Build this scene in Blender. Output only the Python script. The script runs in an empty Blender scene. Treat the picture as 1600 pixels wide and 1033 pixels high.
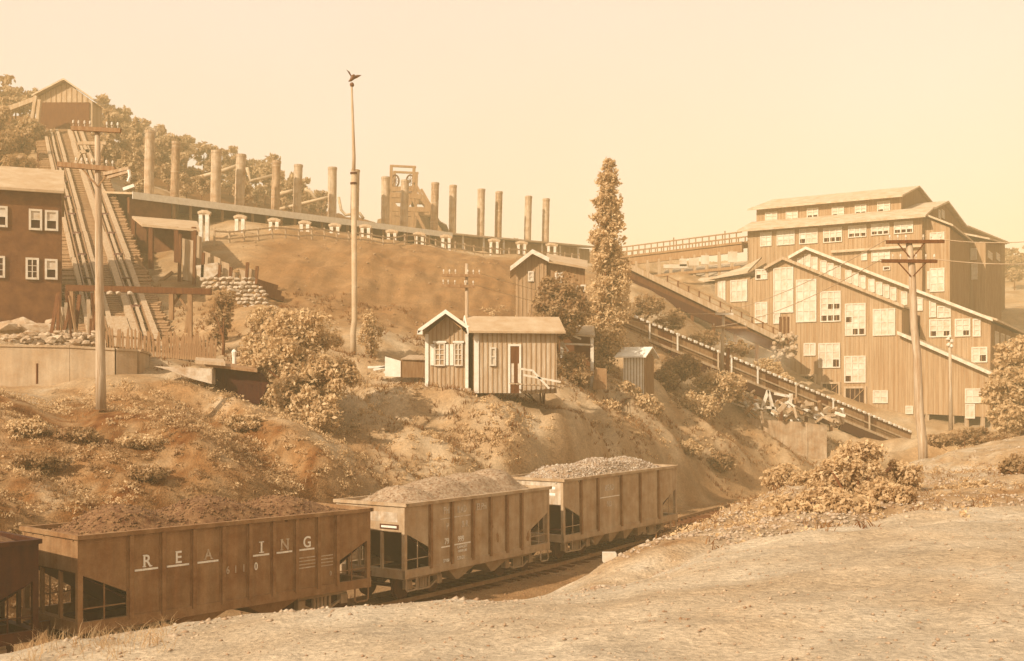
import bpy, math, random
import numpy as np
from mathutils import Vector, Matrix

random.seed(7)
rng = np.random.default_rng(11)
S = bpy.context.scene
COL = S.collection
R = math.radians

# ------------------------------------------------------------------ camera, world, sun, exposure
F, HOR, CZ = 1750.0, 625.0, 6.68        # focal length and horizon row in photo pixels; eye height over the rails
cam_d = bpy.data.cameras.new('camera')
cam = bpy.data.objects.new('camera', cam_d)
COL.objects.link(cam)
cam.location = (0, 0, CZ)
cam.rotation_euler = (R(90), 0, 0)
cam_d.sensor_width = 36.0
cam_d.lens = 36.0 * F / 1600.0
cam_d.shift_y = (HOR - 516.5) / 1600.0
cam_d.clip_start = 0.1
cam_d.clip_end = 6000
S.camera = cam

SUN = Vector((-0.58, -0.58, 0.52)).normalized()     # towards the sun: from the left, a little behind the camera
sun_elev = math.asin(SUN.z)
sun_rot = math.atan2(SUN.x, SUN.y)
world = bpy.data.worlds.new('World')
S.world = world
world.use_nodes = True
wn, wl = world.node_tree.nodes, world.node_tree.links
wn.clear()
sky = wn.new('ShaderNodeTexSky')
sky.sky_type = 'NISHITA'
sky.sun_disc = False
sky.sun_elevation = sun_elev
sky.sun_rotation = sun_rot
sky.dust_density = 4.0
bw = wn.new('ShaderNodeRGBToBW')            # a sepia print: the sky has one hue
pw = wn.new('ShaderNodeMath'); pw.operation = 'POWER'; pw.inputs[1].default_value = 0.22
tint = wn.new('ShaderNodeMix'); tint.data_type = 'RGBA'; tint.blend_type = 'MULTIPLY'
tint.inputs[0].default_value = 1.0
tint.inputs[7].default_value = (1, 1, 1, 1)
tcw = wn.new('ShaderNodeTexCoord'); nw = wn.new('ShaderNodeTexNoise'); nw.inputs['Scale'].default_value = 2.2; nw.inputs['Detail'].default_value = 6; nw.inputs['Roughness'].default_value = 0.55
rw_ = wn.new('ShaderNodeValToRGB'); rw_.color_ramp.elements[0].position = 0.3; rw_.color_ramp.elements[1].position = 0.7
rw_.color_ramp.elements[0].color = (0.965, 0.93, 0.885, 1); rw_.color_ramp.elements[1].color = (1, 1, 1, 1)      # faint uneven mottling of the sky
wl.new(tcw.outputs['Generated'], nw.inputs['Vector']); wl.new(nw.outputs[0], rw_.inputs[0])
tn2 = wn.new('ShaderNodeMix'); tn2.data_type = 'RGBA'; tn2.blend_type = 'MULTIPLY'; tn2.inputs[0].default_value = 1.0; tn2.inputs[7].default_value = (4.12, 3.84, 3.70, 1)
wl.new(rw_.outputs[0], tn2.inputs[6]); wl.new(tn2.outputs[2], tint.inputs[7])
bg = wn.new('ShaderNodeBackground'); bg.inputs[1].default_value = 0.105
wo = wn.new('ShaderNodeOutputWorld')
wl.new(sky.outputs[0], bw.inputs[0]); wl.new(bw.outputs[0], pw.inputs[0])
wl.new(pw.outputs[0], tint.inputs[6]); wl.new(tint.outputs[2], bg.inputs[0]); wl.new(bg.outputs[0], wo.inputs[0])

sd = bpy.data.lights.new('sun', 'SUN')
sd.energy = 5.0
sd.angle = R(0.6)
sd.color = (1.0, 0.88, 0.70)
so = bpy.data.objects.new('sun', sd)
COL.objects.link(so)
so.rotation_euler = SUN.to_track_quat('Z', 'Y').to_euler()
so.location = (-40, -10, 60)

vs = S.view_settings
vs.view_transform = 'Standard'
vs.look = 'None'
vs.exposure = 0.74
vs.gamma = 1.0
vs.use_curve_mapping = False
cy = S.cycles
cy.use_denoising = True
cy.max_bounces = 6
cy.diffuse_bounces = 3
cy.glossy_bounces = 2
cy.transmission_bounces = 2
cy.volume_bounces = 1
cy.use_adaptive_sampling = True

# ------------------------------------------------------------------ helpers
def P(px, py, Y):
    """world point on the ray through photo pixel (px, py) at distance Y"""
    return Vector(((px - 800) / F * Y, Y, CZ + (HOR - py) / F * Y))

def sep(t):
    return (t, t * min(0.93, 1.28 * t ** 0.66), t * min(0.8, 1.65 * t ** 1.5), 1.0)

MATS = {}
def pmat(name, t, vary=0.22, scale=2.0, stretch=(1, 1, 1), rough=0.85, bump=0.25, bscale=18.0, spec=0.25, streak=0.0, leaf=False):
    if name in MATS:
        return MATS[name]
    m = bpy.data.materials.new(name)
    m.use_nodes = True
    n, l = m.node_tree.nodes, m.node_tree.links
    b = n['Principled BSDF']
    b.inputs['Roughness'].default_value = rough
    b.inputs['Specular IOR Level'].default_value = spec
    tc = n.new('ShaderNodeTexCoord')
    mp = n.new('ShaderNodeMapping'); mp.inputs['Scale'].default_value = stretch
    l.new(tc.outputs['Object'], mp.inputs[0])
    a = n.new('ShaderNodeTexNoise'); a.inputs['Scale'].default_value = scale; a.inputs['Detail'].default_value = 6
    a.inputs['Roughness'].default_value = 0.65
    l.new(mp.outputs[0], a.inputs['Vector'])
    rp = n.new('ShaderNodeValToRGB')
    rp.color_ramp.elements[0].position = 0.28; rp.color_ramp.elements[1].position = 0.72
    warm = (1, 0.80, 0.54, 1) if leaf else (1, 1, 1, 1)
    rp.color_ramp.elements[0].color = [a_ * b_ for a_, b_ in zip(sep(t * (1 - vary)), warm)]
    rp.color_ramp.elements[1].color = [a_ * b_ for a_, b_ in zip(sep(min(0.85, t * (1 + vary))), warm)]
    l.new(a.outputs[0], rp.inputs[0])
    g = n.new('ShaderNodeTexNoise'); g.inputs['Scale'].default_value = bscale; g.inputs['Detail'].default_value = 4
    l.new(mp.outputs[0], g.inputs['Vector'])
    mr = n.new('ShaderNodeMapRange'); mr.inputs[3].default_value = 1 - vary * 0.7; mr.inputs[4].default_value = 1 + vary * 0.7
    l.new(g.outputs[0], mr.inputs[0])
    mx = n.new('ShaderNodeMix'); mx.data_type = 'RGBA'; mx.blend_type = 'MULTIPLY'; mx.inputs[0].default_value = 1.0
    l.new(rp.outputs[0], mx.inputs[6]); l.new(mr.outputs[0], mx.inputs[7])
    out = mx.outputs[2]
    if streak:
        mp2 = n.new('ShaderNodeMapping'); mp2.inputs['Scale'].default_value = (2.3, 2.3, 0.22)
        l.new(tc.outputs['Object'], mp2.inputs[0])
        k = n.new('ShaderNodeTexNoise'); k.inputs['Scale'].default_value = 2.5; k.inputs['Detail'].default_value = 5
        l.new(mp2.outputs[0], k.inputs['Vector'])
        r2 = n.new('ShaderNodeMapRange'); r2.inputs[1].default_value = 0.35; r2.inputs[2].default_value = 0.7
        r2.inputs[3].default_value = 1 - streak; r2.inputs[4].default_value = 1 + streak
        l.new(k.outputs[0], r2.inputs[0])
        m3 = n.new('ShaderNodeMix'); m3.data_type = 'RGBA'; m3.blend_type = 'MULTIPLY'; m3.inputs[0].default_value = 1.0
        l.new(out, m3.inputs[6]); l.new(r2.outputs[0], m3.inputs[7]); out = m3.outputs[2]
    l.new(out, b.inputs['Base Color'])
    if bump:
        bp = n.new('ShaderNodeBump'); bp.inputs['Strength'].default_value = bump; bp.inputs['Distance'].default_value = 0.03
        l.new(g.outputs[0], bp.inputs['Height']); l.new(bp.outputs[0], b.inputs['Normal'])
    if leaf:
        b.inputs['Subsurface Weight'].default_value = 0.0
        tr = n.new('ShaderNodeBsdfTranslucent'); ms = n.new('ShaderNodeMixShader'); ms.inputs[0].default_value = 0.46
        l.new(out, tr.inputs[0]); l.new(b.outputs[0], ms.inputs[1]); l.new(tr.outputs[0], ms.inputs[2])
        l.new(ms.outputs[0], n['Material Output'].inputs[0])
    MATS[name] = m
    return m

W = dict(bump=0.5, bscale=6.0, stretch=(3, 3, 0.35))
m_steel = pmat('car_steel', 0.36, 0.24, 1.3, bump=0.3, bscale=22, rough=0.7, spec=0.2, streak=0.11)  # paled: part of the haze over the farther cars is in the colour
m_rib = pmat('car_rib_steel', 0.22, 0.3, 2.5, rough=0.65)
m_steel_in = pmat('dark_steel', 0.04, 0.4, 3, rough=0.7)  # near black for recesses under the cars: shade put into the colour
m_iron = pmat('black_iron', 0.075, 0.45, 5, rough=0.55)
m_endlight = pmat('car_end_steel', 0.42, 0.3, 2.0, rough=0.65, streak=0.2)  # paler steel: sun on a left end put into the colour
m_paint = pmat('white_letter_paint', 0.74, 0.18, 9, bump=0.1)
m_faded = pmat('worn_letter_paint', 0.52, 0.3, 7, bump=0.1)
m_coal_l = pmat('fine_coal', 0.32, 0.45, 9, bump=0.9, bscale=40)
m_coal_d = pmat('dusty_coal', 0.17, 0.6, 6, bump=0.9, bscale=30)
m_lump = pmat('coal_lump', 0.34, 0.6, 4, bump=0.2)
m_wood_l = pmat('weathered_board', 0.37, 0.24, 2.2, **W)
m_wood_b = pmat('breaker_board', 0.315, 0.26, 1.3, bump=0.5, bscale=6.0, stretch=(4, 4, 0.10), streak=0.09)
m_wood_m = pmat('brown_timber', 0.25, 0.3, 2.5, **W)
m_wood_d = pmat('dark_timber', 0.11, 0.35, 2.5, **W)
m_batten = pmat('batten_strip', 0.295, 0.2, 2.0, **W)
m_white = pmat('white_paint', 0.64, 0.12, 3, bump=0.1)
m_whitewash = pmat('whitewashed_post', 0.56, 0.2, 3, bump=0.2)
m_sash = pmat('sash_paint', 0.53, 0.10, 4, bump=0.05)
m_glass = pmat('pale_glass', 0.48, 0.22, 1.2, rough=0.4, bump=0.05, spec=0.5)
m_void = pmat('interior_shade', 0.025, 0.3, 2, rough=0.9, bump=0)  # dark of unlit interiors, put into a colour on solid panels
m_roof = pmat('tarred_roof', 0.42, 0.2, 1.2, bump=0.5, bscale=9)
m_roof_l = pmat('pale_roof_sheet', 0.38, 0.15, 1.2, bump=0.3)
m_stack = pmat('stack_iron', 0.36, 0.32, 1.2, rough=0.7, streak=0.22)
m_conc = pmat('concrete', 0.38, 0.16, 0.8, bump=0.4, bscale=14, streak=0.1)
m_stone = pmat('pale_stone', 0.42, 0.3, 2.5, bump=0.7, bscale=12)
m_pole = pmat('pole_wood', 0.38, 0.3, 2.0, bump=0.6, bscale=8, stretch=(5, 5, 0.3))
m_brick = pmat('dark_red_wall', 0.12, 0.4, 1.5, bump=0.5, bscale=20)
m_rail = pmat('rail_steel', 0.24, 0.3, 6, rough=0.5)
m_leaf = pmat('leaf', 0.38, 0.4, 1.6, rough=0.6, bump=0, leaf=True)
m_leaf_l = pmat('pale_leaf', 0.62, 0.35, 2.2, rough=0.55, bump=0, leaf=True)
m_leaf_far = pmat('far_leaf', 0.46, 0.4, 0.4, rough=0.7, bump=0, leaf=True)  # paled so that distance haze is partly in the colour
m_grass = pmat('dry_weed', 0.34, 0.5, 0.5, rough=0.8, bump=0, leaf=True)
m_bark = pmat('bark', 0.13, 0.3, 4, bump=0.6)
m_hut = pmat('pale_hut_board', 0.42, 0.2, 1.5, **W)
m_trim = pmat('pale_trim', 0.52, 0.15, 3)
m_mast = pmat('painted_mast', 0.40, 0.15, 2, bump=0.2)
m_rubble = pmat('rubble_stone', 0.36, 0.35, 2.0, bump=0.8, bscale=9)
m_pipe = pmat('pale_pipe', 0.40, 0.15, 2)
m_bronze = pmat('bronze', 0.12, 0.3, 8, rough=0.5)
m_wire = pmat('pale_wire', 0.40, 0.1, 3, bump=0)

class MB:
    """collects vertices and faces of one mesh"""
    def __init__(s):
        s.v, s.f = [], []
    def add(s, vs_, fs):
        k = len(s.v)
        s.v += [tuple(x) for x in vs_]
        s.f += [tuple(i + k for i in q) for q in fs]
        return s
    def hexa(s, p):           # 8 points: bottom ring then top ring
        return s.add(p, [(3, 2, 1, 0), (4, 5, 6, 7), (0, 1, 5, 4), (1, 2, 6, 5), (2, 3, 7, 6), (3, 0, 4, 7)])
    def box(s, x0, x1, y0, y1, z0, z1):
        return s.hexa([(x0, y0, z0), (x1, y0, z0), (x1, y1, z0), (x0, y1, z0), (x0, y0, z1), (x1, y0, z1), (x1, y1, z1), (x0, y1, z1)])
    def beam(s, p, q, w, h=None, up=(0, 0, 1)):
        h = h or w
        p, q, up = Vector(p), Vector(q), Vector(up)
        d = (q - p).normalized()
        if abs(d.dot(up)) > 0.98:
            up = Vector((0, 1, 0))
        a = d.cross(up).normalized() * (w / 2)
        b = a.cross(d).normalized() * (h / 2)
        return s.hexa([p - a - b, p + a - b, q + a - b, q - a - b, p - a + b, p + a + b, q + a + b, q - a + b])
    def tube(s, pts, rad, n=8, cap=True):
        pts = [Vector(p) for p in pts]
        if not hasattr(rad, '__len__'):
            rad = [rad] * len(pts)
        rings = []
        u = None
        for i, p in enumerate(pts):
            d = (pts[min(i + 1, len(pts) - 1)] - pts[max(i - 1, 0)]).normalized()
            if u is None:
                u = d.cross(Vector((0.31, 0.9, 0.2))).normalized()
            u = (u - d * u.dot(d)).normalized()
            w = d.cross(u)
            rings.append([p + (u * math.cos(2 * math.pi * k / n) + w * math.sin(2 * math.pi * k / n)) * rad[i] for k in range(n)])
        vs_ = [x for r in rings for x in r]
        fs = []
        for i in range(len(rings) - 1):
            for k in range(n):
                a, b = i * n + k, i * n + (k + 1) % n
                fs.append((a, b, b + n, a + n))
        if cap:
            fs.append(tuple(range(n - 1, -1, -1)))
            fs.append(tuple(range((len(rings) - 1) * n, len(rings) * n)))
        return s.add(vs_, fs)
    def prism(s, poly, ext):
        n = len(poly)
        ext = Vector(ext)
        vs_ = [Vector(p) for p in poly] + [Vector(p) + ext for p in poly]
        fs = [tuple(range(n)), tuple(range(2 * n - 1, n - 1, -1))]
        for i in range(n):
            j = (i + 1) % n
            fs.append((j, i, i + n, j + n))
        return s.add(vs_, fs)
    def blob(s, c, r, n=1, jit=0.25, sq=(1, 1, 1), rnd=random):
        base = [(0, 0, 1), (0, 0, -1)] + [(math.cos(a) * 0.9, math.sin(a) * 0.9, z) for z, o in ((0.45, 0), (-0.45, 0.6)) for a in [o + 2 * math.pi * k / 5 for k in range(5)]]
        vs_ = [(c[0] + x * r * sq[0] * (1 + rnd.uniform(-jit, jit)), c[1] + y * r * sq[1] * (1 + rnd.uniform(-jit, jit)), c[2] + z * r * sq[2] * (1 + rnd.uniform(-jit, jit))) for x, y, z in base]
        fs = []
        for k in range(5):
            k2 = (k + 1) % 5
            fs += [(0, 2 + k, 2 + k2), (1, 7 + k2, 7 + k), (2 + k, 7 + k, 2 + k2), (2 + k2, 7 + k, 7 + k2)]
        return s.add(vs_, fs)
    def mesh(s, name, mat, smooth=False, off=None):
        me = bpy.data.meshes.new(name)
        vv = s.v if off is None else [(a - off[0], b - off[1], c - off[2]) for a, b, c in s.v]
        me.from_pydata(vv, [], s.f)
        import bmesh
        bm = bmesh.new(); bm.from_mesh(me)
        bmesh.ops.recalc_face_normals(bm, faces=bm.faces)
        bm.to_mesh(me); bm.free()
        me.materials.append(mat)
        if smooth:
            me.polygons.foreach_set('use_smooth', [True] * len(me.polygons))
        return me

def np_mesh(name, verts, faces, mat, smooth=False):
    me = bpy.data.meshes.new(name)
    verts = np.asarray(verts, dtype=np.float32); faces = np.asarray(faces, dtype=np.int32)
    k = faces.shape[1]
    me.vertices.add(len(verts)); me.vertices.foreach_set('co', verts.ravel())
    me.loops.add(faces.size); me.loops.foreach_set('vertex_index', faces.ravel())
    me.polygons.add(len(faces)); me.polygons.foreach_set('loop_start', np.arange(0, faces.size, k, dtype=np.int32))
    me.update(calc_edges=True)
    if smooth:
        me.polygons.foreach_set('use_smooth', np.ones(len(faces), dtype=bool))
    me.materials.append(mat)
    return me

def root_of(o):
    while o.parent:
        o = o.parent
    return o

def obj(name, geo, mat=None, parent=None, smooth=False, world=True, label=None, kind=None):
    """link one mesh object; geo is an MB (vertices in world space when world=True) or a ready mesh"""
    if isinstance(geo, MB):
        off = None
        if parent is not None and world:
            off = root_of(parent).location
        geo = geo.mesh(name, mat, smooth, off)
    o = bpy.data.objects.new(name, geo)
    COL.objects.link(o)
    if parent is not None:
        o.parent = parent
    if label: o['label'] = label
    if kind: o['kind'] = kind
    return o

def thing(name, label, cat, loc=(0, 0, 0), rotz=0.0, group=None):
    o = bpy.data.objects.new(name, None)
    o.empty_display_size = 0.3
    COL.objects.link(o)
    o.location = loc
    o.rotation_euler = (0, 0, rotz)
    o['label'] = label; o['category'] = cat
    if group: o['group'] = group
    return o

def tag(o, label, cat, group=None, kind=None):
    o['label'] = label; o['category'] = cat
    if group: o['group'] = group
    if kind: o['kind'] = kind
    return o

class Basis:
    """a vertical wall plane: u along it, n out of it, z up"""
    def __init__(s, o, u):
        s.o = Vector((o[0], o[1], 0)); s.u = Vector((u[0], u[1], 0)).normalized()
        s.n = Vector((s.u.y, -s.u.x, 0))
    def pt(s, u, n, z):
        return s.o + s.u * u + s.n * n + Vector((0, 0, z))
    def hit(s, px, py):
        """(u, z) where the ray through a photo pixel meets the plane"""
        d = Vector(((px - 800) / F, 1, (HOR - py) / F))
        t = s.o.dot(s.n) / d.dot(s.n)
        p = d * t
        return (p - s.o).dot(s.u), CZ + p.z
    def box(s, mb, u0, u1, n0, n1, z0, z1):
        return mb.hexa([s.pt(u0, n1, z0), s.pt(u1, n1, z0), s.pt(u1, n0, z0), s.pt(u0, n0, z0), s.pt(u0, n1, z1), s.pt(u1, n1, z1), s.pt(u1, n0, z1), s.pt(u0, n0, z1)])
    def poly(s, mb, pts, thick=0.3):
        return mb.prism([s.pt(u, 0, z) for u, z in pts], s.n * -thick)
    def battens(s, mb, pts, step=0.45, w=0.07, d=0.04, skip=()):
        us = [u for u, z in pts]
        u = min(us) + step * 0.5
        while u < max(us):
            zs = []
            for i in range(len(pts)):
                (a, za), (b, zb) = pts[i], pts[(i + 1) % len(pts)]
                if (a <= u < b) or (b <= u < a):
                    zs.append(za + (zb - za) * (u - a) / (b - a))
            zs.sort()
            for k in range(0, len(zs) - 1, 2):
                if zs[k + 1] - zs[k] > 0.1:
                    s.box(mb, u - w / 2, u + w / 2, 0, d, zs[k], zs[k + 1])
            u += step * random.uniform(0.96, 1.04)
        return mb

def add_window(par, b, u0, u1, z0, z1, cols, rows, dark=(), fw=0.10, label=None, gm=None, mull=0.06, sash_lines=True):
    """a window of the photo: frame and mullions as one part, each pane a sub-part"""
    mb = MB()
    b.box(mb, u0, u0 + fw, 0.0, 0.11, z0, z1); b.box(mb, u1 - fw, u1, 0.0, 0.11, z0, z1)
    b.box(mb, u0 + fw, u1 - fw, 0.0, 0.108, z1 - fw, z1); b.box(mb, u0 + fw, u1 - fw, 0.0, 0.13, z0, z0 + fw)
    iu0, iu1, iz0, iz1 = u0 + fw, u1 - fw, z0 + fw, z1 - fw
    cu, rz = (iu1 - iu0) / cols, (iz1 - iz0) / rows
    for c in range(1, cols):
        b.box(mb, iu0 + c * cu - mull, iu0 + c * cu + mull, 0.0, 0.10, iz0, iz1)
    for r in range(1, rows):
        b.box(mb, iu0, iu1, 0.0, 0.095, iz0 + r * rz - mull * 0.6, iz0 + r * rz + mull * 0.6)
    w = obj('window', mb, m_sash, par, label=label)
    for c in range(cols):
        for r in range(rows):
            pm = MB()
            a0, a1 = iu0 + c * cu + (mull if c else 0), iu0 + (c + 1) * cu - (mull if c < cols - 1 else 0)
            c0, c1 = iz0 + r * rz + (mull * .6 if r else 0), iz0 + (r + 1) * rz - (mull * .6 if r < rows - 1 else 0)
            dk = (c, r) in dark
            nn = 0.02 if dk else 0.045
            b.box(pm, a0, a1, 0.0, nn, c0, c1)
            if not dk and sash_lines and (c1 - c0) > 0.5:
                pass
            obj('pane', pm, m_void if dk else (gm or m_glass), w)  # dark cells: solid panels coloured as the shade behind an open sash
    return w

def px_window(par, b, x0, y0, x1, y1, cols, rows, dark=(), **k):
    xm = (x0 + x1) / 2
    ym = (y0 + y1) / 2
    u0 = b.hit(x0, ym)[0]; u1 = b.hit(x1, ym)[0]
    z1 = b.hit(xm, y0)[1]; z0 = b.hit(xm, y1)[1]
    return add_window(par, b, u0, u1, z0, z1, cols, rows, dark, **k)

# noise for terrain
_perm = rng.permutation(4096)
_vals = rng.uniform(-1, 1, 4096)
def vnoise(x, y, seed=0):
    xi, yi = np.floor(x).astype(np.int64), np.floor(y).astype(np.int64)
    fx, fy = x - xi, y - yi
    fx = fx * fx * (3 - 2 * fx); fy = fy * fy * (3 - 2 * fy)
    def h(a, b):
        return _vals[_perm[(a * 131 + b * 7919 + seed * 101) & 4095] ]
    a = h(xi, yi) * (1 - fx) + h(xi + 1, yi) * fx
    b = h(xi, yi + 1) * (1 - fx) + h(xi + 1, yi + 1) * fx
    return a * (1 - fy) + b * fy
def fbm(x, y, oct=4, seed=0, gain=0.5):
    s, a = 0.0, 1.0
    for o in range(oct):
        s = s + a * vnoise(x * 2 ** o + 17.3 * o, y * 2 ** o - 9.1 * o, seed + o)
        a *= gain
    return s
# ------------------------------------------------------------------ track line
def cr(pts, n=14):
    out = []
    for i in range(1, len(pts) - 2):
        p0, p1, p2, p3 = [np.array(p, float) for p in pts[i - 1:i + 3]]
        for k in range(n):
            t = k / n
            out.append(0.5 * ((2 * p1) + (-p0 + p2) * t + (2 * p0 - 5 * p1 + 4 * p2 - p3) * t * t + (-p0 + 3 * p1 - 3 * p2 + p3) * t ** 3))
    out.append(np.array(pts[-2], float))
    return np.array(out)
TRACK = cr([(-46, -8), (-32, 7), (-18.6, 21.7), (-12.0, 29.0), (-5.5, 36.4), (0.2, 44.6), (6.2, 54.0), (11.0, 62.6), (16.3, 70.2), (23, 76.5), (31, 82), (40, 86)])
def rail_z(y):
    return np.maximum(0.0, (np.asarray(y, float) - 45.0) * 0.020)

# ------------------------------------------------------------------ terrain: control points read from the photo, a smooth sheet through them
ctl = [
 # near sandy bank (pixel, pixel, distance)
 (1600, 1033, 8.5), (1200, 1033, 9.2), (800, 1033, 10), (400, 1033, 11.5), (100, 1033, 13),
 (0, 1026, 13.2), (250, 985, 13.6), (470, 946, 14.5), (700, 938, 14.8), (900, 932, 15), (1000, 899, 16.5), (1100, 862, 18), (1230, 834, 19.6), (1350, 812, 21), (1480, 797, 22.5), (1600, 785, 24),
 (1100, 838, 22.5), (1200, 812, 25.5), (1270, 778, 33), (1350, 786, 28), (1400, 752, 38), (1600, 762, 32), (1550, 737, 42),
 (950, 912, 16.6), (1010, 888, 18.0), (1100, 856, 19.6), (1200, 833, 21.0), (948, 888, 19.2), (1000, 858, 21.5), (1060, 835, 25), (1110, 808, 29), (1190, 781, 33), (1290, 745, 40), (1400, 730, 47), (1443, 727, 50),
 (1500, 706, 58), (1600, 699, 60), (1500, 690, 74), (1560, 686, 86), (1460, 690, 90), (1530, 682, 99), (1420, 696, 98), (1340, 672, 101), (1250, 645, 104), (1690, 670, 84), (1800, 700, 60),
 # far bank of the cutting
 (157, 632, 43), (0, 641, 41), (0, 598, 50), (225, 586, 50), (0, 725, 36.5), (-120, 640, 41), (-120, 725, 34), (100, 700, 38.2), (200, 712, 38.5),
 (300, 690, 40.5), (300, 642, 45), (330, 604, 50), (450, 700, 43.5), (520, 690, 45.5), (400, 757, 39.5), (480, 640, 52),
 (600, 600, 60), (680, 600, 61), (760, 600, 61), (700, 650, 55.5), (700, 700, 50.5), (650, 745, 47.5), (780, 745, 51),
 (850, 640, 61), (640, 603, 57.5), (740, 604, 57.3), (690, 606, 56.5), (743, 604, 56.2), (800, 604, 56.0), (870, 606, 57), (900, 606, 69), (850, 700, 56.5), (940, 660, 66), (1000, 614, 74), (1050, 700, 70), (1050, 640, 77), (1090, 765, 66), (1150, 700, 77), (1130, 650, 83), (1200, 662, 86),
 (1290, 668, 88), (1210, 720, 81), (1160, 765, 72), (1270, 710, 84), (1340, 700, 90),
 # terraces and the culm slope
 (570, 567, 64), (552, 566, 64), (650, 560, 66), (600, 500, 76), (660, 505, 76), (480, 482, 74), (420, 490, 68), (600, 450, 84), (600, 396, 94), (450, 386, 92), (350, 378, 90), (700, 402, 100), (800, 408, 110), (900, 412, 120),
 (700, 470, 84), (760, 520, 75), (850, 500, 81), (950, 556, 80), (1000, 562, 82), (1000, 528, 89), (1020, 492, 98), (1100, 590, 90), (1120, 548, 101), (1190, 612, 104), (1190, 640, 94), (1000, 448, 107), (1080, 462, 118), (1050, 580, 84), (1150, 620, 90), (1000, 430, 135), (1150, 440, 128),
 (200, 562, 66), (100, 547, 62), (50, 522, 60), (50, 492, 72), (-200, 492, 75), (250, 450, 80), (310, 480, 75), (350, 520, 66), (330, 560, 58), (380, 545, 62), (400, 420, 84), (300, 382, 92),
 # hillside
 (0, 190, 150), (150, 215, 165), (250, 265, 185), (330, 290, 195), (400, 310, 205), (480, 345, 220), (560, 365, 235), (-200, 150, 150), (300, 320, 135), (640, 368, 170), (720, 383, 180), (850, 392, 200), (800, 402, 300), (950, 400, 180), (1150, 420, 200), (0, 300, 110), (-200, 330, 110),
 (1580, 425, 250), (1600, 480, 190), (1700, 600, 120), (1900, 500, 150), (1590, 560, 130),
]
CP = [(P(a, b, y).x, y, P(a, b, y).z) for a, b, y in ctl]
CP += [(-6, 20, CZ - 5.0), (-3, 24, CZ - 6.3), (0, 20, CZ - 4.7), (0.6, 25, CZ - 6.0), (1.5, 30, CZ - 6.6), (-10, 18, CZ - 4.9), (-14, 20, CZ - 6.3), (-8, 25, CZ - 6.6), (-2, 18, CZ - 3.9), (-7, 16.5, CZ - 3.7),
       (3.2, 29, CZ - 6.2), (5.2, 34, CZ - 6.2), (8.5, 41, CZ - 6.2), (11, 46, CZ - 6.1), (15, 54, CZ - 6.0), (20, 64, CZ - 6.0), (26, 71, CZ - 5.8), (1.6, 23, CZ - 5.4)]
CP += [(-8, 3, CZ - 2.4), (0, 3, CZ - 2.0), (8, 3, CZ - 1.7), (14, 5, CZ - 1.6), (24, 16, CZ - 1.6), (40, 30, CZ - 1.5), (-12, 6, CZ - 3.0), (0, -10, CZ - 2), (20, -10, CZ - 1.4), (-30, -10, CZ - 5), (50, 60, CZ - 1.5),
       (-31.4, 85, CZ + 9.4), (-40, 104, CZ + 18.0), (-50, 125, CZ + 28.0), (-36, 84, CZ + 9.8), (-55, 124, CZ + 28.5),
       (-46, 30, 0), (-60, 60, 6), (-70, 90, 20), (-300, 250, 70), (-450, 700, 60), (300, 250, 25), (450, 700, 30), (0, 800, 30), (-400, -100, 10), (400, -100, 0), (250, 100, 5), (0, -200, 4)]
CP = np.array(CP)
SC = 40.0
def tps_fit(p, z, lam=0.002):
    n = len(p)
    d = np.linalg.norm(p[:, None] - p[None], axis=2)
    K = np.where(d > 0, d * d * np.log(d + 1e-12), 0) + lam * np.eye(n)
    Q = np.c_[np.ones(n), p]
    A = np.block([[K, Q], [Q.T, np.zeros((3, 3))]])
    return np.linalg.solve(A, np.r_[z, 0, 0, 0])
_c = CP[:, :2] / SC
_w = tps_fit(_c, CP[:, 2])
def tps(x, y):
    x = np.asarray(x, float) / SC; y = np.asarray(y, float) / SC
    sh = x.shape
    q = np.c_[x.ravel(), y.ravel()]
    out = np.empty(len(q))
    for i in range(0, len(q), 20000):
        s = q[i:i + 20000]
        d2 = ((s[:, None] - _c[None]) ** 2).sum(2)
        out[i:i + 20000] = (0.5 * d2 * np.log(d2 + 1e-12)) @ _w[:-3] + _w[-3] + s @ _w[-2:]
    return out.reshape(sh)
def track_dist(x, y):
    """distance to the track centre line and the side (+ camera side)"""
    x = np.asarray(x, float); y = np.asarray(y, float)
    best = np.full(x.shape, 1e9); side = np.zeros(x.shape); ty = np.zeros(x.shape)
    for i in range(len(TRACK) - 1):
        a, b = TRACK[i], TRACK[i + 1]
        d = b - a
        t = np.clip(((x - a[0]) * d[0] + (y - a[1]) * d[1]) / (d @ d), 0, 1)
        qx, qy = a[0] + t * d[0], a[1] + t * d[1]
        dd = np.hypot(x - qx, y - qy)
        m = dd < best
        best = np.where(m, dd, best)
        side = np.where(m, np.sign((x - qx) * d[1] - (y - qy) * d[0]), side)
        ty = np.where(m, qy, ty)
    return best, side, ty
def sst(e0, e1, x):
    t = np.clip((x - e0) / (e1 - e0), 0, 1)
    return t * t * (3 - 2 * t)
CREST = np.array([((p - 800) / F * q, q) for p, q in ((952, 19.6), (1000, 22), (1060, 25.5), (1110, 29), (1190, 33.5), (1290, 40))])
def crest_dist(x, y):
    best = np.full(np.shape(x), 1e9)
    for a, b in zip(CREST[:-1], CREST[1:]):
        d = b - a
        t = np.clip(((x - a[0]) * d[0] + (y - a[1]) * d[1]) / (d @ d), 0, 1)
        best = np.minimum(best, np.hypot(x - a[0] - t * d[0], y - a[1] - t * d[1]))
    return best
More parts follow.
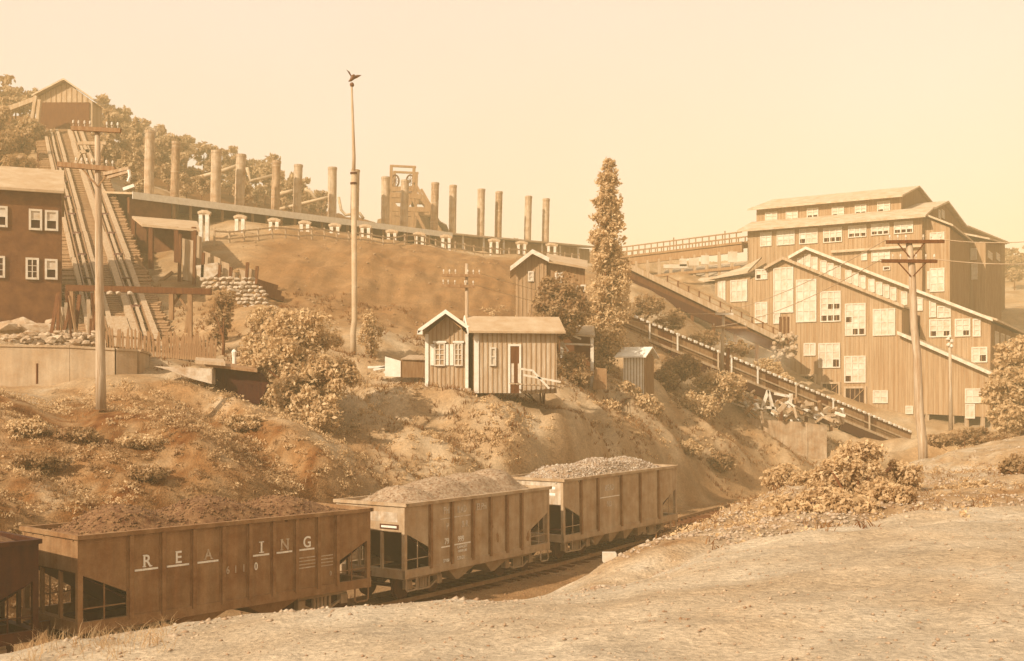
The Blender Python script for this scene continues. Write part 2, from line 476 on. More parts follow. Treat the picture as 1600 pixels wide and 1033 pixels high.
def hgt(x, y, noise=True):
    x = np.asarray(x, float); y = np.asarray(y, float)
    z = tps(x, y)
    cdm = crest_dist(x, y); ew = np.interp(800 + F * x / np.maximum(y, 1), [880, 1000, 1100, 1230, 1350, 1600], [15.6, 16.9, 18.4, 20.0, 21.4, 24.4])
    z = z + 0.32 * np.exp(-(cdm / 1.7) ** 2) - 0.16 * np.exp(-((y - ew) / 0.55) ** 2) * sst(1.2, 1.9, x)
    far = sst(260, 500, np.hypot(x, y))
    z = z * (1 - far) + 38 * far
    d, s, ty = track_dist(x, y)
    bed = rail_z(ty) - 0.20
    hw = np.where(s > 0, 4.6, 2.9)
    wd = np.where(s > 0, 5.0, 2.2)
    k = sst(0, 1, (d - hw) / wd)
    if noise:
        amp = 0.10 + 0.22 * sst(40, 60, y) + 0.5 * sst(110, 180, y)
        n1 = fbm(x * 0.35, y * 0.35, 4, 3) * amp
        bank = sst(2.8, 6, d) * (1 - sst(14, 22, d)) * (s < 0) * (1 - sst(95, 110, y))
        gully = (fbm((x * 0.6 + y * 0.8) * 0.42 + 0.4 * fbm(x * .3, y * .3, 2, 8), (x * 0.8 - y * 0.6) * 0.09, 4, 5)) * 0.62 * bank
        fine = fbm(x * 1.1, y * 1.1, 5, 9) * 0.06 * (1 - sst(45, 80, y))
        lump = fbm(x * 0.9, y * 0.9, 3, 21) * 0.10 * sst(17, 21, y) * (1 - sst(40, 55, y)) * (s > 0)
        ashz = sst(66, 74, y) * (1 - sst(100, 108, y)) * sst(-26, -20, x) * (1 - sst(2, 10, x))
        z = z + ashz * (fbm(x * .55 + .5 * fbm(y * .1, x * .1, 2, 15), y * .07, 4, 14) * .16 + fbm(x * 1.7, y * .25, 3, 16) * .10)
        z = z + (n1 * np.where(s > 0, 0.6, 1.0)) * (0.25 + 0.75 * sst(16, 30, y)) + gully + fine + lump
        bed = bed + fbm(x * 0.8, y * 0.8, 3, 12) * 0.05
    lo = np.minimum(bed, z) if False else bed
    return lo * (1 - k) + z * k
def H(x, y):
    return float(hgt(np.array([x]), np.array([y]))[0])
def onground(px, py, y0=20, y1=240):
    """where the view ray through a photo pixel meets the ground"""
    ys = np.linspace(y0, y1, 900)
    zs = CZ + (HOR - py) / F * ys
    hs = hgt((px - 800) / F * ys, ys)
    i = np.argmax(hs >= zs)
    y = ys[i]
    return Vector(((px - 800) / F * y, y, float(hs[i])))

def axis(segs):
    out = []
    for a, b, st in segs:
        n = max(1, int(round((b - a) / st)))
        out += list(np.linspace(a, b, n, endpoint=False))
    out.append(segs[-1][1])
    return np.array(out)
gx = axis([(-900, -200, 50), (-200, -90, 7), (-90, -45, 1.5), (-45, -16, 0.5), (-16, 26, 0.2), (26, 60, 0.7), (60, 130, 3), (130, 250, 10), (250, 900, 60)])
gy = axis([(-200, -10, 20), (-10, 5, 1.5), (5, 34, 0.18), (34, 78, 0.33), (78, 130, 0.9), (130, 260, 3), (260, 400, 12), (400, 2000, 100)])
GX, GY = np.meshgrid(gx, gy)
GZ = hgt(GX, GY)
nx, ny = len(gx), len(gy)
gv = np.c_[GX.ravel(), GY.ravel(), GZ.ravel()]
ii = np.arange(nx * ny).reshape(ny, nx)
gf = np.stack([ii[:-1, :-1], ii[:-1, 1:], ii[1:, 1:], ii[1:, :-1]], -1).reshape(-1, 4)

# what the ground is made of, place by place: bare sand, ash, weedy soil, cinder track bed
td, ts, tty = track_dist(GX, GY)
px_ = 800 + F * GX / np.maximum(GY, 1)
sand = (ts > 0) * sst(5.5, 8.5, td)
bed_w = 1 - sst(2.6, 5.2, np.where(ts > 0, td - 2.2, td))
n_a = fbm(GX * 0.25, GY * 0.25, 4, 31)
n_b = fbm(GX * 0.9, GY * 0.9, 4, 41)
ash = sst(68, 76, GY) * (1 - sst(104, 116, GY)) * sst(-24, -18, GX) * (1 - sst(2, 12, GX))
tone = 0.35 + 0.05 * n_a + 0.05 * n_b
n_c = fbm(GX * 2.6, GY * 2.6, 3, 81)
leftveg = (1 - sst(-10, -4, GX + n_b * 2)) * (1 - sst(44, 50, GY)) * (ts < 0)
tone = tone * (1 - leftveg) + (0.245 + 0.09 * n_b + 0.04 * n_a + 0.09 * n_c) * leftveg
tone = tone * (1 - ash) + (0.25 + 0.010 * n_a + 0.016 * n_b + .015 * fbm(GX * .8, GY * .12, 4, 91)) * ash
edgeY = np.interp(px_, [880, 930, 1000, 1100, 1230, 1350, 1480, 1600, 1800], [15.6, 15.9, 16.7, 18.2, 19.8, 21.2, 22.7, 24.2, 27])
mound = sand * sst(edgeY, edgeY * 1.05, GY + .4 * n_b) * (1 - sst(58, 80, GY)) * sst(880, 930, px_)
tone = tone * (1 - sand) + (0.465 + 0.02 * n_a + 0.03 * n_b) * sand
tone = np.where(mound > 0, tone * (1 - mound) + (0.385 + 0.05 * n_b + 0.04 * n_a + 0.05 * n_c) * mound, tone)
tone = tone * (1 - bed_w) + (0.28 + 0.04 * n_b) * bed_w
hill = sst(120, 150, GY) * (1 - sst(-5, 30, GX))
tone = tone * (1 - hill) + (0.17 + 0.03 * n_a) * hill
tone = np.clip(tone, 0.05, 0.6).ravel()

gm_ = bpy.data.materials.new('ground_soil'); gm_.use_nodes = True
n, l = gm_.node_tree.nodes, gm_.node_tree.links
b = n['Principled BSDF']; b.inputs['Roughness'].default_value = 0.95; b.inputs['Specular IOR Level'].default_value = 0.1
at = n.new('ShaderNodeAttribute'); at.attribute_name = 'soil'
tc = n.new('ShaderNodeTexCoord')
nz1 = n.new('ShaderNodeTexNoise'); nz1.inputs['Scale'].default_value = 6; nz1.inputs['Detail'].default_value = 8; nz1.inputs['Roughness'].default_value = 0.75
nz2 = n.new('ShaderNodeTexNoise'); nz2.inputs['Scale'].default_value = 0.7; nz2.inputs['Detail'].default_value = 6; nz2.inputs['Roughness'].default_value = 0.7
nz3 = n.new('ShaderNodeTexVoronoi'); nz3.inputs['Scale'].default_value = 14
for z in (nz1, nz2, nz3):
    l.new(tc.outputs['Object'], z.inputs['Vector'])
def mrange(src, a, b_, c, d):
    m = n.new('ShaderNodeMapRange'); m.inputs[1].default_value = a; m.inputs[2].default_value = b_; m.inputs[3].default_value = c; m.inputs[4].default_value = d
    l.new(src, m.inputs[0]); return m.outputs[0]
def mul(a, c):
    m = n.new('ShaderNodeMix'); m.data_type = 'RGBA'; m.blend_type = 'MULTIPLY'; m.inputs[0].default_value = 1
    l.new(a, m.inputs[6]); l.new(c, m.inputs[7]); return m.outputs[2]
c1 = mul(at.outputs['Color'], mrange(nz1.outputs[0], 0.3, 0.7, 0.72, 1.28))
c2 = mul(c1, mrange(nz2.outputs[0], 0.3, 0.7, 0.78, 1.22))
nz4 = n.new('ShaderNodeTexNoise'); nz4.inputs['Scale'].default_value = 22; nz4.inputs['Detail'].default_value = 5; nz4.inputs['Roughness'].default_value = 0.8
l.new(tc.outputs['Object'], nz4.inputs['Vector'])
c3 = mul(c2, mrange(nz4.outputs[0], 0.34, 0.56, 0.70, 1.05))
l.new(c3, b.inputs['Base Color'])
ad = n.new('ShaderNodeMath'); ad.operation = 'MULTIPLY_ADD'; ad.inputs[1].default_value = 0.35
l.new(nz3.outputs['Distance'], ad.inputs[0]); l.new(nz1.outputs[0], ad.inputs[2])
bp = n.new('ShaderNodeBump'); bp.inputs['Strength'].default_value = 0.75; bp.inputs['Distance'].default_value = 0.08
l.new(ad.outputs[0], bp.inputs['Height']); l.new(bp.outputs[0], b.inputs['Normal'])
gme = np_mesh('ground', gv, gf, gm_, smooth=True)
ca = gme.color_attributes.new('soil', 'FLOAT_COLOR', 'POINT')
colr = np.stack([tone, tone * np.minimum(0.93, 1.28 * tone ** 0.66), tone * np.minimum(0.8, 1.65 * tone ** 1.5), np.ones_like(tone)], 1).astype(np.float32)
ca.data.foreach_set('color', colr.ravel())
ground = obj('ground', gme); ground['kind'] = 'structure'

# ------------------------------------------------------------------ loose stuff on the ground
def scatter_stones(name, pts, r0, r1, mat, flat=0.6):
    base = np.array([(1, 0, 0), (-1, 0, 0), (0, 1, 0), (0, -1, 0), (0, 0, 1), (0, 0, -1)], float)
    fc = np.array([(0, 2, 4), (2, 1, 4), (1, 3, 4), (3, 0, 4), (2, 0, 5), (1, 2, 5), (3, 1, 5), (0, 3, 5)])
    k = len(pts)
    r = (r0 + (r1 - r0) * rng.random(k) ** 2.5)[:, None, None]
    v = base[None] * r * (1 + rng.uniform(-0.4, 0.4, (k, 6, 3)))
    v[:, :, 2] *= flat
    a = rng.uniform(0, 6.28, k); ca_, sa = np.cos(a)[:, None], np.sin(a)[:, None]
    v = np.stack([v[:, :, 0] * ca_ - v[:, :, 1] * sa, v[:, :, 0] * sa + v[:, :, 1] * ca_, v[:, :, 2]], 2) + pts[:, None]
    f = (np.arange(k)[:, None, None] * 6 + fc[None]).reshape(-1, 3)
    return np_mesh(name, v.reshape(-1, 3), f, mat)
def blades(pts, hmin, hmax, w, per=5, lean=0.5, droop=0.3):
    """grass and weed stems: bent tapering strips, two quads each"""
    k = len(pts) * per
    p = np.repeat(pts, per, 0) + np.c_[rng.normal(0, 0.07, (k, 2)), np.zeros(k)]
    h = rng.uniform(hmin, hmax, k)[:, None]
    a = rng.uniform(0, 6.28, k); ln = rng.uniform(0, lean, k)
    d = np.c_[np.cos(a) * ln, np.sin(a) * ln, np.ones(k)]
    sd_ = np.c_[-np.sin(a + 1), np.cos(a + 1), np.zeros(k)] * (w * rng.uniform(0.6, 1.4, k))[:, None]
    m = p + d * h * 0.55
    t = p + d * h + np.c_[np.cos(a) * ln, np.sin(a) * ln, -np.ones(k) * droop] * h * 0.45
    v = np.stack([p - sd_, p + sd_, m + sd_ * 0.8, m - sd_ * 0.8, t + sd_ * 0.15, t - sd_ * 0.15], 1).reshape(-1, 3)
    o = np.arange(k)[:, None] * 6
    f = np.stack([o + np.array([[0, 1, 2, 3]]), o + np.array([[3, 2, 4, 5]])], 1).reshape(-1, 4)
    return v, f
def leaves(cent, rad, n_, size, shell=0.55):
    """leaf quads spread through clumps: cent (k,3), rad (k,) or (k,3)"""
    cent = np.asarray(cent, float); rad = np.asarray(rad, float)
    if rad.ndim == 1: rad = np.repeat(rad[:, None], 3, 1)
    wgt = rad.prod(1) ** (2 / 3); wgt /= wgt.sum()
    i = rng.choice(len(cent), n_, p=wgt)
    d = rng.normal(size=(n_, 3)); d /= np.linalg.norm(d, axis=1)[:, None]
    q = cent[i] + d * rad[i] * (rng.random(n_) ** shell)[:, None]
    nn = d * 0.35 + rng.normal(size=(n_, 3)) * 0.8 + np.array([-.12, -.1, 0.3])
    nn /= np.linalg.norm(nn, axis=1)[:, None]
    t = np.cross(nn, rng.normal(size=(n_, 3))); t /= np.linalg.norm(t, axis=1)[:, None]
    bt = np.cross(nn, t)
    s = (size * rng.uniform(0.55, 1.35, n_))[:, None]
    v = np.stack([q - t * s, q + bt * s * 0.55 + nn * s * 0.12, q + t * s, q - bt * s * 0.55 + nn * s * 0.12], 1).reshape(-1, 3)
    return v, np.arange(n_ * 4).reshape(-1, 4)
def pts_on(x, y, dz=0.0):
    return np.c_[x, y, hgt(x, y) + dz]

# pebbles and clods on the near bank
k = 9000
yy = 6 + 19 * rng.random(k) ** 1.2; xx = (rng.uniform(-60, 1680, k) - 800) / F * yy
d_, s_, _t = track_dist(xx, yy); ok = (s_ > 0) & (d_ > 7)
o = obj('gravel', scatter_stones('gravel', pts_on(xx[ok], yy[ok], 0.002), 0.004, 0.03, pmat('bank_pebble', 0.34, 0.4, 3, bump=0.2)))
o['kind'] = 'stuff'; o['label'] = 'loose pebbles and clods on the sandy near bank'
k = 9000
pp = rng.uniform(925, 1640, k); yy = np.interp(pp, [900, 1000, 1100, 1230, 1350, 1480, 1600], [15.6, 16.9, 18.4, 20, 21.4, 22.9, 24.4]) * (1 + 1.1 * rng.random(k) ** 1.6); xx = (pp - 800) / F * yy
d_, s_, _t = track_dist(xx, yy); ok = (s_ > 0) & (d_ > 5) & (fbm(xx * .4, yy * .4, 3, 50) > -0.15)
o = obj('cinders', scatter_stones('cinders', pts_on(xx[ok], yy[ok], 0.01), 0.015, 0.075, pmat('cinder', 0.37, 0.4, 3, bump=0.2)))
o['kind'] = 'stuff'; o['label'] = 'rough cinders and stones over the mound beside the cutting'
k = 1100
yy = rng.uniform(70, 112, k); xx = (rng.uniform(300, 930, k) - 800) / F * yy
o = obj('spoil_stones', scatter_stones('spoil_stones', pts_on(xx, yy, 0.0), 0.04, 0.15, pmat('spoil_stone', 0.27, 0.4, 2, bump=0.2))); o['kind'] = 'stuff'; o['label'] = 'scattered stones on the bare culm slope'
k = 420
px = rng.uniform(60, 1600, k); ed = np.interp(px, [0, 250, 470, 700, 900, 1000, 1100, 1230, 1350, 1600], [13.2, 13.6, 14.5, 14.8, 15, 16.5, 18, 19.6, 21, 24]); yy = ed * (1 + rng.normal(.0, .03, k)); xx = (px - 800) / F * yy
o = obj('edge_clods', scatter_stones('edge_clods', pts_on(xx, yy, 0.0), 0.015, 0.07, pmat('bank_clod', 0.36, 0.4, 3, bump=0.3))); o['kind'] = 'stuff'; o['label'] = 'crumbled clods along the edge of the near bank'
# ballast in the track bed
k = 14000
i = rng.integers(0, len(TRACK) - 1, k); t = rng.random(k)[:, None]
c = TRACK[i] * (1 - t) + TRACK[i + 1] * t; dv = TRACK[i + 1] - TRACK[i]; dv /= np.linalg.norm(dv, axis=1)[:, None]
off = rng.uniform(-2.6, 5.0, k)[:, None]
q = c + np.c_[dv[:, 1], -dv[:, 0]] * off
ok = (q[:, 1] > 24)
o = obj('ballast', scatter_stones('ballast', pts_on(q[ok, 0], q[ok, 1], 0.0), 0.02, 0.075, pmat('ballast_stone', 0.22, 0.45, 3, bump=0.2)))
o['kind'] = 'stuff'; o['label'] = 'dark cinder ballast along the railway track'

def scrub(name, label, n_, box, dens, thr, seed, mat, r0, r1, per, size, test):
    x0, x1, y0, y1 = box
    yy = rng.uniform(y0, y1, n_); xx = rng.uniform(x0, x1, n_)
    ok = (fbm(xx * dens, yy * dens, 4, seed) > thr) & test(xx, yy)
    c = pts_on(xx[ok], yy[ok], 0.04); r = rng.uniform(r0, r1, len(c))
    v, f = leaves(c, np.stack([r, r, r * .7], 1), len(c) * per, size, .6)
    o = obj(name, np_mesh(name, v, f, mat)); o['kind'] = 'stuff'; o['label'] = label
# weeds on the cutting's far bank and over the mound
def weeds(name, n_, box, dens, hmin, hmax, w, mat, label, per=5, lean=0.6, seed=60, thr=0.0, test=None):
    x0, x1, y0, y1 = box
    yy = rng.uniform(y0, y1, n_); xx = rng.uniform(x0, x1, n_)
    ok = fbm(xx * dens, yy * dens, 4, seed) > thr
    if test is not None: ok &= test(xx, yy)
    v, f = blades(pts_on(xx[ok], yy[ok], -0.02), hmin, hmax, w, per, lean)
    o = obj(name, np_mesh(name, v, f, mat)); o['kind'] = 'stuff'; o['label'] = label
    return o
def far_side(lo, hi):
    def t(x, y):
        d, s, _ = track_dist(x, y)
        return (s < 0) & (d > lo) & (d < hi)
    return t
def near_side(lo):
    def t(x, y):
        d, s, _ = track_dist(x, y)
        return (s > 0) & (d > lo)
    return t
weeds('bank_weeds', 9000, (-27, -2, 27, 60), 0.5, 0.06, 0.28, 0.014, m_grass, 'dry weeds and brambles on the left of the cutting bank', 5, 0.9, 60, -0.25, far_side(3.6, 16))
weeds('bank_grass', 12000, (-6, 28, 40, 92), 0.35, 0.08, 0.36, 0.02, pmat('bank_dry_grass', 0.25, 0.4, 0.6, bump=0, leaf=True), 'thin dry grass on the right of the cutting bank', 5, 0.9, 62, 0.02, far_side(4.5, 18))
weeds('terrace_grass', 5000, (-30, 24, 52, 80), 0.3, 0.08, 0.35, 0.025, pmat('terrace_dry_grass', 0.22, 0.4, 0.6, bump=0, leaf=True), 'sparse dry grass on the terrace around the small sheds', 5, 0.9, 64, -0.05)
scrub('bank_scrub', 'low soft scrub over the left of the cutting bank', 5200, (-27, 2, 27, 62), 0.45, -0.12, 61, m_leaf_l, .08, .30, 26, .05, far_side(3.4, 17))
scrub('dark_scrub', 'darker low scrub over the left of the cutting bank', 2600, (-27, -6, 27, 52), 0.4, 0.0, 71, m_leaf, .08, .30, 26, .055, far_side(3.4, 14))
scrub('slope_scrub', 'thin scrub over the right of the cutting bank', 3600, (-4, 26, 42, 92), 0.22, 0.10, 63, m_leaf_l, .08, .32, 20, .075, far_side(4.5, 22))
scrub('mound_scrub', 'low scrub over the mound on the camera side of the track', 5200, (3, 34, 19, 62), 0.35, -0.05, 67, m_leaf_l, .05, .20, 18, .036, lambda x, y: near_side(5.5)(x, y) & (y > 17.0 + 0.50 * np.maximum(x - 2, 0)))
weeds('mound_weeds', 3000, (2, 30, 18.5, 62), 0.5, 0.05, 0.22, 0.010, pmat('mound_weed', 0.27, 0.45, 0.8, bump=0, leaf=True), 'low straggling weeds over the cinder mound', 6, 1.1, 66, 0.0, lambda x, y: near_side(5)(x, y) & (y > 17.0 + 0.50 * np.maximum(x - 2, 0)))
# long grass tufts at the lower left edge of the near bank
yy = rng.uniform(12.2, 14.6, 75); xx = (rng.uniform(20, 265, 75) - 800) / F * yy
v, f = blades(pts_on(xx, yy, -0.02), 0.06, 0.30, 0.003, 9, 1.0)
o = obj('long_grass', np_mesh('long_grass', v, f, pmat('straw_grass', 0.5, 0.3, 2, bump=0, leaf=True))); o['kind'] = 'stuff'; o['label'] = 'long straw coloured grass along the lower left bank edge'
# ------------------------------------------------------------------ railway track
def tpoint(s):
    return TRACK[0] + 0  # placeholder
seg = np.linalg.norm(np.diff(TRACK, axis=0), axis=1); cum = np.r_[0, np.cumsum(seg)]
def along(s):
    i = int(np.clip(np.searchsorted(cum, s) - 1, 0, len(seg) - 1))
    t = (s - cum[i]) / seg[i]
    p = TRACK[i] * (1 - t) + TRACK[i + 1] * t
    d = (TRACK[i + 1] - TRACK[i]) / seg[i]
    return p, d
t = thing('railway_track', 'curved railway track on cinder bed under the coal cars', 'railway track', (0.2, 44.6, 0))
for sgn in (-1, 1):
    pts = []
    for s in np.arange(30, cum[-1], 1.2):
        p, d = along(s)
        q = p + np.array([d[1], -d[0]]) * 0.74 * sgn
        pts.append(Vector((q[0], q[1], float(rail_z(q[1])) - 0.07)))
    mb = MB()
    for a, c in zip(pts[:-1], pts[1:]):
        mb.beam(a, c, 0.075, 0.14)
    obj('rail', mb, m_rail, t)
sm = MB(); sm.box(-1.25, 1.25, -0.11, 0.11, -0.1, 0.1); sme = sm.mesh('sleeper', m_wood_d)
for s in np.arange(42, cum[-1] - 1, 0.66):
    p, d = along(s)
    o = obj('sleeper', sme, parent=t)
    o.location = Vector((p[0], p[1], float(rail_z(p[1])) - 0.235 + random.uniform(-.02, .015))) - t.location
    o.rotation_euler = (0, 0, math.atan2(-d[0], d[1]) + random.uniform(-.04, .04))

# ------------------------------------------------------------------ hopper cars
def text_mesh(txt, size, name, mat, sx=1.0, serif=None, th=0.006):
    c = bpy.data.curves.new(name, 'FONT'); c.body = txt; c.size = size; c.extrude = th; c.align_x = 'CENTER'; c.offset = size * 0.012
    o = bpy.data.objects.new(name, c); COL.objects.link(o)
    bpy.context.view_layer.update()
    me = bpy.data.meshes.new_from_object(o.evaluated_get(bpy.context.evaluated_depsgraph_get()))
    COL.objects.unlink(o); bpy.data.objects.remove(o)
    xs = [v.co.x for v in me.vertices]
    x0, x1 = min(xs), max(xs); hh = max(v.co.y for v in me.vertices)
    vs_, fs = [tuple(v.co) for v in me.vertices], [tuple(p.vertices) for p in me.polygons]
    mb = MB(); mb.add(vs_, fs)
    for (fx, top, wd) in (serif or ()):
        cx = x0 + (x1 - x0) * fx; w = (x1 - x0) * wd
        y = hh - size * 0.05 if top else 0
        mb.box(cx - w / 2, cx + w / 2, y, y + size * 0.05, -th * 1.5, th * 1.5)
    mb.v = [(x * sx, 0.0 - zz, y) for x, y, zz in mb.v]     # stand it up: x along the car, z up, facing -y
    me2 = bpy.data.meshes.new(name); me2.from_pydata(mb.v, [], mb.f); me2.materials.append(mat)
    bpy.data.meshes.remove(me)
    return me2
SERIF = {'R': [(.1, 0, .42), (.9, 0, .34), (.08, 1, .3)], 'E': [(.08, 0, .3), (.08, 1, .3)], 'A': [(.08, 0, .34), (.92, 0, .34)], 'D': [(.08, 0, .3), (.08, 1, .3)],
         'I': [(.5, 0, 3.2), (.5, 1, 3.2)], 'N': [(.1, 0, .4), (.1, 1, .34), (.9, 1, .4)], 'G': [(.85, 0, .1)]}

# one bogie, its parts shared by every car
def wheel_mesh():
    mb = MB(); mb.tube([(0, -0.07, 0), (0, -0.05, 0), (0, 0.05, 0), (0, 0.07, 0)], [0.33, 0.42, 0.42, 0.45], 20)
    return mb.mesh('wheel', m_iron)
def frame_mesh():
    mb = MB()
    for dx in (-0.82, 0.82):
        mb.box(dx - 0.13, dx + 0.13, -0.1, 0.1, -0.13, 0.16)
    mb.beam((-0.95, 0, 0.20), (0.95, 0, 0.20), 0.12, 0.07)
    mb.beam((-0.8, 0, 0.24), (-0.3, 0, 0.36), 0.12, 0.06); mb.beam((-0.3, 0, 0.36), (0.3, 0, 0.36), 0.12, 0.06); mb.beam((0.3, 0, 0.36), (0.8, 0, 0.24), 0.12, 0.06)
    mb.beam((-0.8, 0, 0.02), (-0.33, 0, -0.20), 0.11, 0.06); mb.beam((-0.33, 0, -0.20), (0.33, 0, -0.20), 0.11, 0.06); mb.beam((0.33, 0, -0.20), (0.8, 0, 0.02), 0.11, 0.06)
    for dx in (-0.3, 0.3):
        mb.box(dx - 0.04, dx + 0.04, -0.05, 0.05, -0.18, 0.34)
    for dx in (-0.14, 0, 0.14):
        mb.tube([(dx, 0, -0.16), (dx, 0, 0.18)], 0.055, 8)
    return mb.mesh('side_frame', m_steel)
WM, FM = wheel_mesh(), frame_mesh()
bm_ = MB(); bm_.box(-0.16, 0.16, -0.95, 0.95, -0.12, 0.16); BOL = bm_.mesh('bolster', m_steel_in)
ax = MB(); ax.tube([(0, -0.75, 0), (0, 0.75, 0)], 0.07, 8); AXM = ax.mesh('axle', m_iron)

m_steel_0 = pmat('shade_dark_car_steel', 0.05, 0.4, 1.6, bump=0.3, bscale=22, rough=0.6, streak=0.25)  # leftmost car: near shade put into the colour, offsetting the haze
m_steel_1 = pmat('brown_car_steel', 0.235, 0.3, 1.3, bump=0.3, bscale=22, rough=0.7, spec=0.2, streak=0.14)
def hopper(p0, p1, label, ribs, vs=4, sunlit_end=False, Hh=3.25, ladder=True, group='coal hopper cars coupled on the curved track', m_steel=m_steel):
    """p0, p1: ends of the car's camera-side top edge on plan"""
    p0, p1 = Vector((*p0, 0)), Vector((*p1, 0))
    d = (p1 - p0).normalized(); L = (p1 - p0).length
    nrm = Vector((d.y, -d.x, 0))
    c = (p0 + p1) / 2 - nrm * 1.5
    z0 = float(rail_z(c.y))
    t = thing('hopper_car', label, 'hopper car', (c.x, c.y, z0), math.atan2(d.y, d.x), group)
    t.rotation_euler[1] = -math.atan2(float(rail_z(p1.y) - rail_z(p0.y)), L)
    h = L / 2
    K = dict(world=False)
    zb, zm = 1.02, 2.35
    xs = [-h] + [-h + L * r for r in ribs] + [h]
    ins = 1.32
    for side in (-1, 1):
        ya, yb = (-1.5, -1.475) if side < 0 else (1.475, 1.5)
        def low(x):
            a = h - abs(x)
            if a >= ins: return zb
            return 2.33 - (2.33 - 1.72) * a / ins
        for i in range(len(xs) - 1):
            a, e = xs[i], xs[i + 1]
            pts = [(a, Hh), (e, Hh)]
            brk = [x for x in (-h + ins, h - ins) if a + 1e-3 < x < e - 1e-3]
            bot = [(e, low(e))]
            for x in sorted(brk, reverse=True):
                if x > 0: bot += [(x, 1.72), (x, zb)]
                else: bot += [(x, zb), (x, 1.72)]
            bot.append((a, low(a)))
            mb = MB(); mb.prism([(x, ya, z) for x, z in pts + bot], (0, yb - ya, 0))
            obj('side_panel', mb, m_steel, t, **K)
        for r in ribs:
            x = -h + L * r
            mb = MB(); yo = 1.5 * side
            y0_, y1_ = sorted((yo, yo + 0.085 * side))
            if h - abs(x) >= ins * 0.95:
                mb.box(x - 0.055, x + 0.055, y0_, y1_, zb, Hh - 0.08)
                mb.box(x - 0.10, x + 0.10, min(yo, yo + .02 * side), max(yo, yo + .02 * side), zb + 0.02, Hh - 0.09)
                obj('side_rib', mb, m_rib, t, **K)
        mb = MB(); y0_, y1_ = sorted((1.44 * side, 1.60 * side)); mb.box(-h, h, y0_, y1_, Hh - 0.07, Hh + 0.04); obj('top_rail', mb, m_steel, t, **K)
        mb = MB(); y0_, y1_ = sorted((1.40 * side, 1.53 * side)); mb.box(-h - 0.02, h + 0.02, y0_, y1_, zb - 0.20, zb + 0.07); obj('side_sill', mb, m_steel, t, **K)
        for e in (-1, 1):
            x = e * (h - 0.06)
            mb = MB(); y0_, y1_ = sorted((1.38 * side, 1.505 * side)); mb.box(x - 0.07, x + 0.07, y0_, y1_, zb, Hh - 0.07); obj('corner_post', mb, m_steel, t, **K)
            xg = e * (h - 0.72)
            mb = MB(); mb.tube([(xg, 1.46 * side, zb), (xg, 1.46 * side, 2.05)], 0.022, 6); mb.tube([(e * (h - 1.3), 1.46 * side, 1.42), (e * h, 1.46 * side, 1.42)], 0.018, 6)
            obj('grab_iron', mb, m_steel, t, **K)
            # stirrup step under the sill
            mb = MB(); xa = e * (h - 0.08); xb = e * (h - 0.62)
            mb.tube([(xa, 1.5 * side, zb - .1), (xa, 1.5 * side, 0.46), (xa + e * -0.06, 1.5 * side, 0.40), (xb + e * 0.06, 1.5 * side, 0.40), (xb, 1.5 * side, 0.46), (xb, 1.5 * side, zb - .1)], 0.028, 6)
            obj('step_stirrup', mb, m_steel, t, **K)
    for e in (-1, 1):
        mat = m_endlight if (sunlit_end and e < 0) else m_steel
        mb = MB(); x0_, x1_ = sorted((e * h, e * (h - 0.03))); mb.box(x0_, x1_, -1.44, 1.44, zm - 0.02, Hh); obj('end_sheet', mb, mat, t, **K)
        mb = MB(); x0_, x1_ = sorted((e * (h + 0.06), e * (h - 0.08))); mb.box(x0_, x1_, -1.60, 1.60, Hh - 0.065, Hh + 0.045); obj('end_rail', mb, m_steel, t, **K)
        mb = MB(); mb.prism([(e * h, -1.44, zm), (e * h, 1.44, zm), (e * (h - 2.35), 1.44, 0.95), (e * (h - 2.35), -1.44, 0.95)], (0, 0, -0.03)); obj('slope_sheet', mb, m_steel_in, t, **K)
        mb = MB(); x0_, x1_ = sorted((e * (h + 0.02), e * (h - 0.2))); mb.box(x0_, x1_, -1.52, 1.52, 0.80, 1.10); obj('end_sill', mb, m_steel, t, **K)
        mb = MB(); x0_, x1_ = sorted((e * (h - 0.2), e * (h - 2.4))); mb.box(x0_, x1_, -0.24, 0.24, 0.80, 1.06); obj('centre_sill', mb, m_steel_in, t, **K)
        for y in (-0.5, 0.5):
            mb = MB(); mb.beam((e * (h - 0.05), y, 1.1), (e * (h - 0.05), y, zm), 0.09); obj('end_brace', mb, m_steel, t, **K)
        mb = MB(); mb.box(min(e * h, e * (h + 0.55)), max(e * h, e * (h + 0.55)), -0.09, 0.09, 0.76, 0.98); mb.box(min(e * (h + .4), e * (h + .62)), max(e * (h + .4), e * (h + .62)), -0.17, 0.17, 0.72, 1.02); obj('coupler', mb, m_iron, t, **K)
        mb = MB(); mb.tube([(e * (h + 0.05), 0.75, 0.9), (e * (h + 0.25), 0.72, 0.62), (e * (h + 0.5), 0.6, 0.45)], 0.03, 6); obj('brake_hose', mb, m_iron, t, **K)
    # brake wheel on the left end
    mb = MB(); mb.tube([(-h - 0.10, 0.8, 1.0), (-h - 0.10, 0.8, 2.55)], 0.022, 6)
    for k_ in range(12):
        a0, a1 = k_ * math.pi / 6, (k_ + 1) * math.pi / 6
        mb.tube([(-h - 0.12, 0.8 + .22 * math.cos(a0), 2.5 + .22 * math.sin(a0)), (-h - 0.12, 0.8 + .22 * math.cos(a1), 2.5 + .22 * math.sin(a1))], 0.016, 5)
    obj('brake_wheel', mb, m_iron, t, **K)
    # hopper bottoms
    n_ = vs
    span = L - 4.6
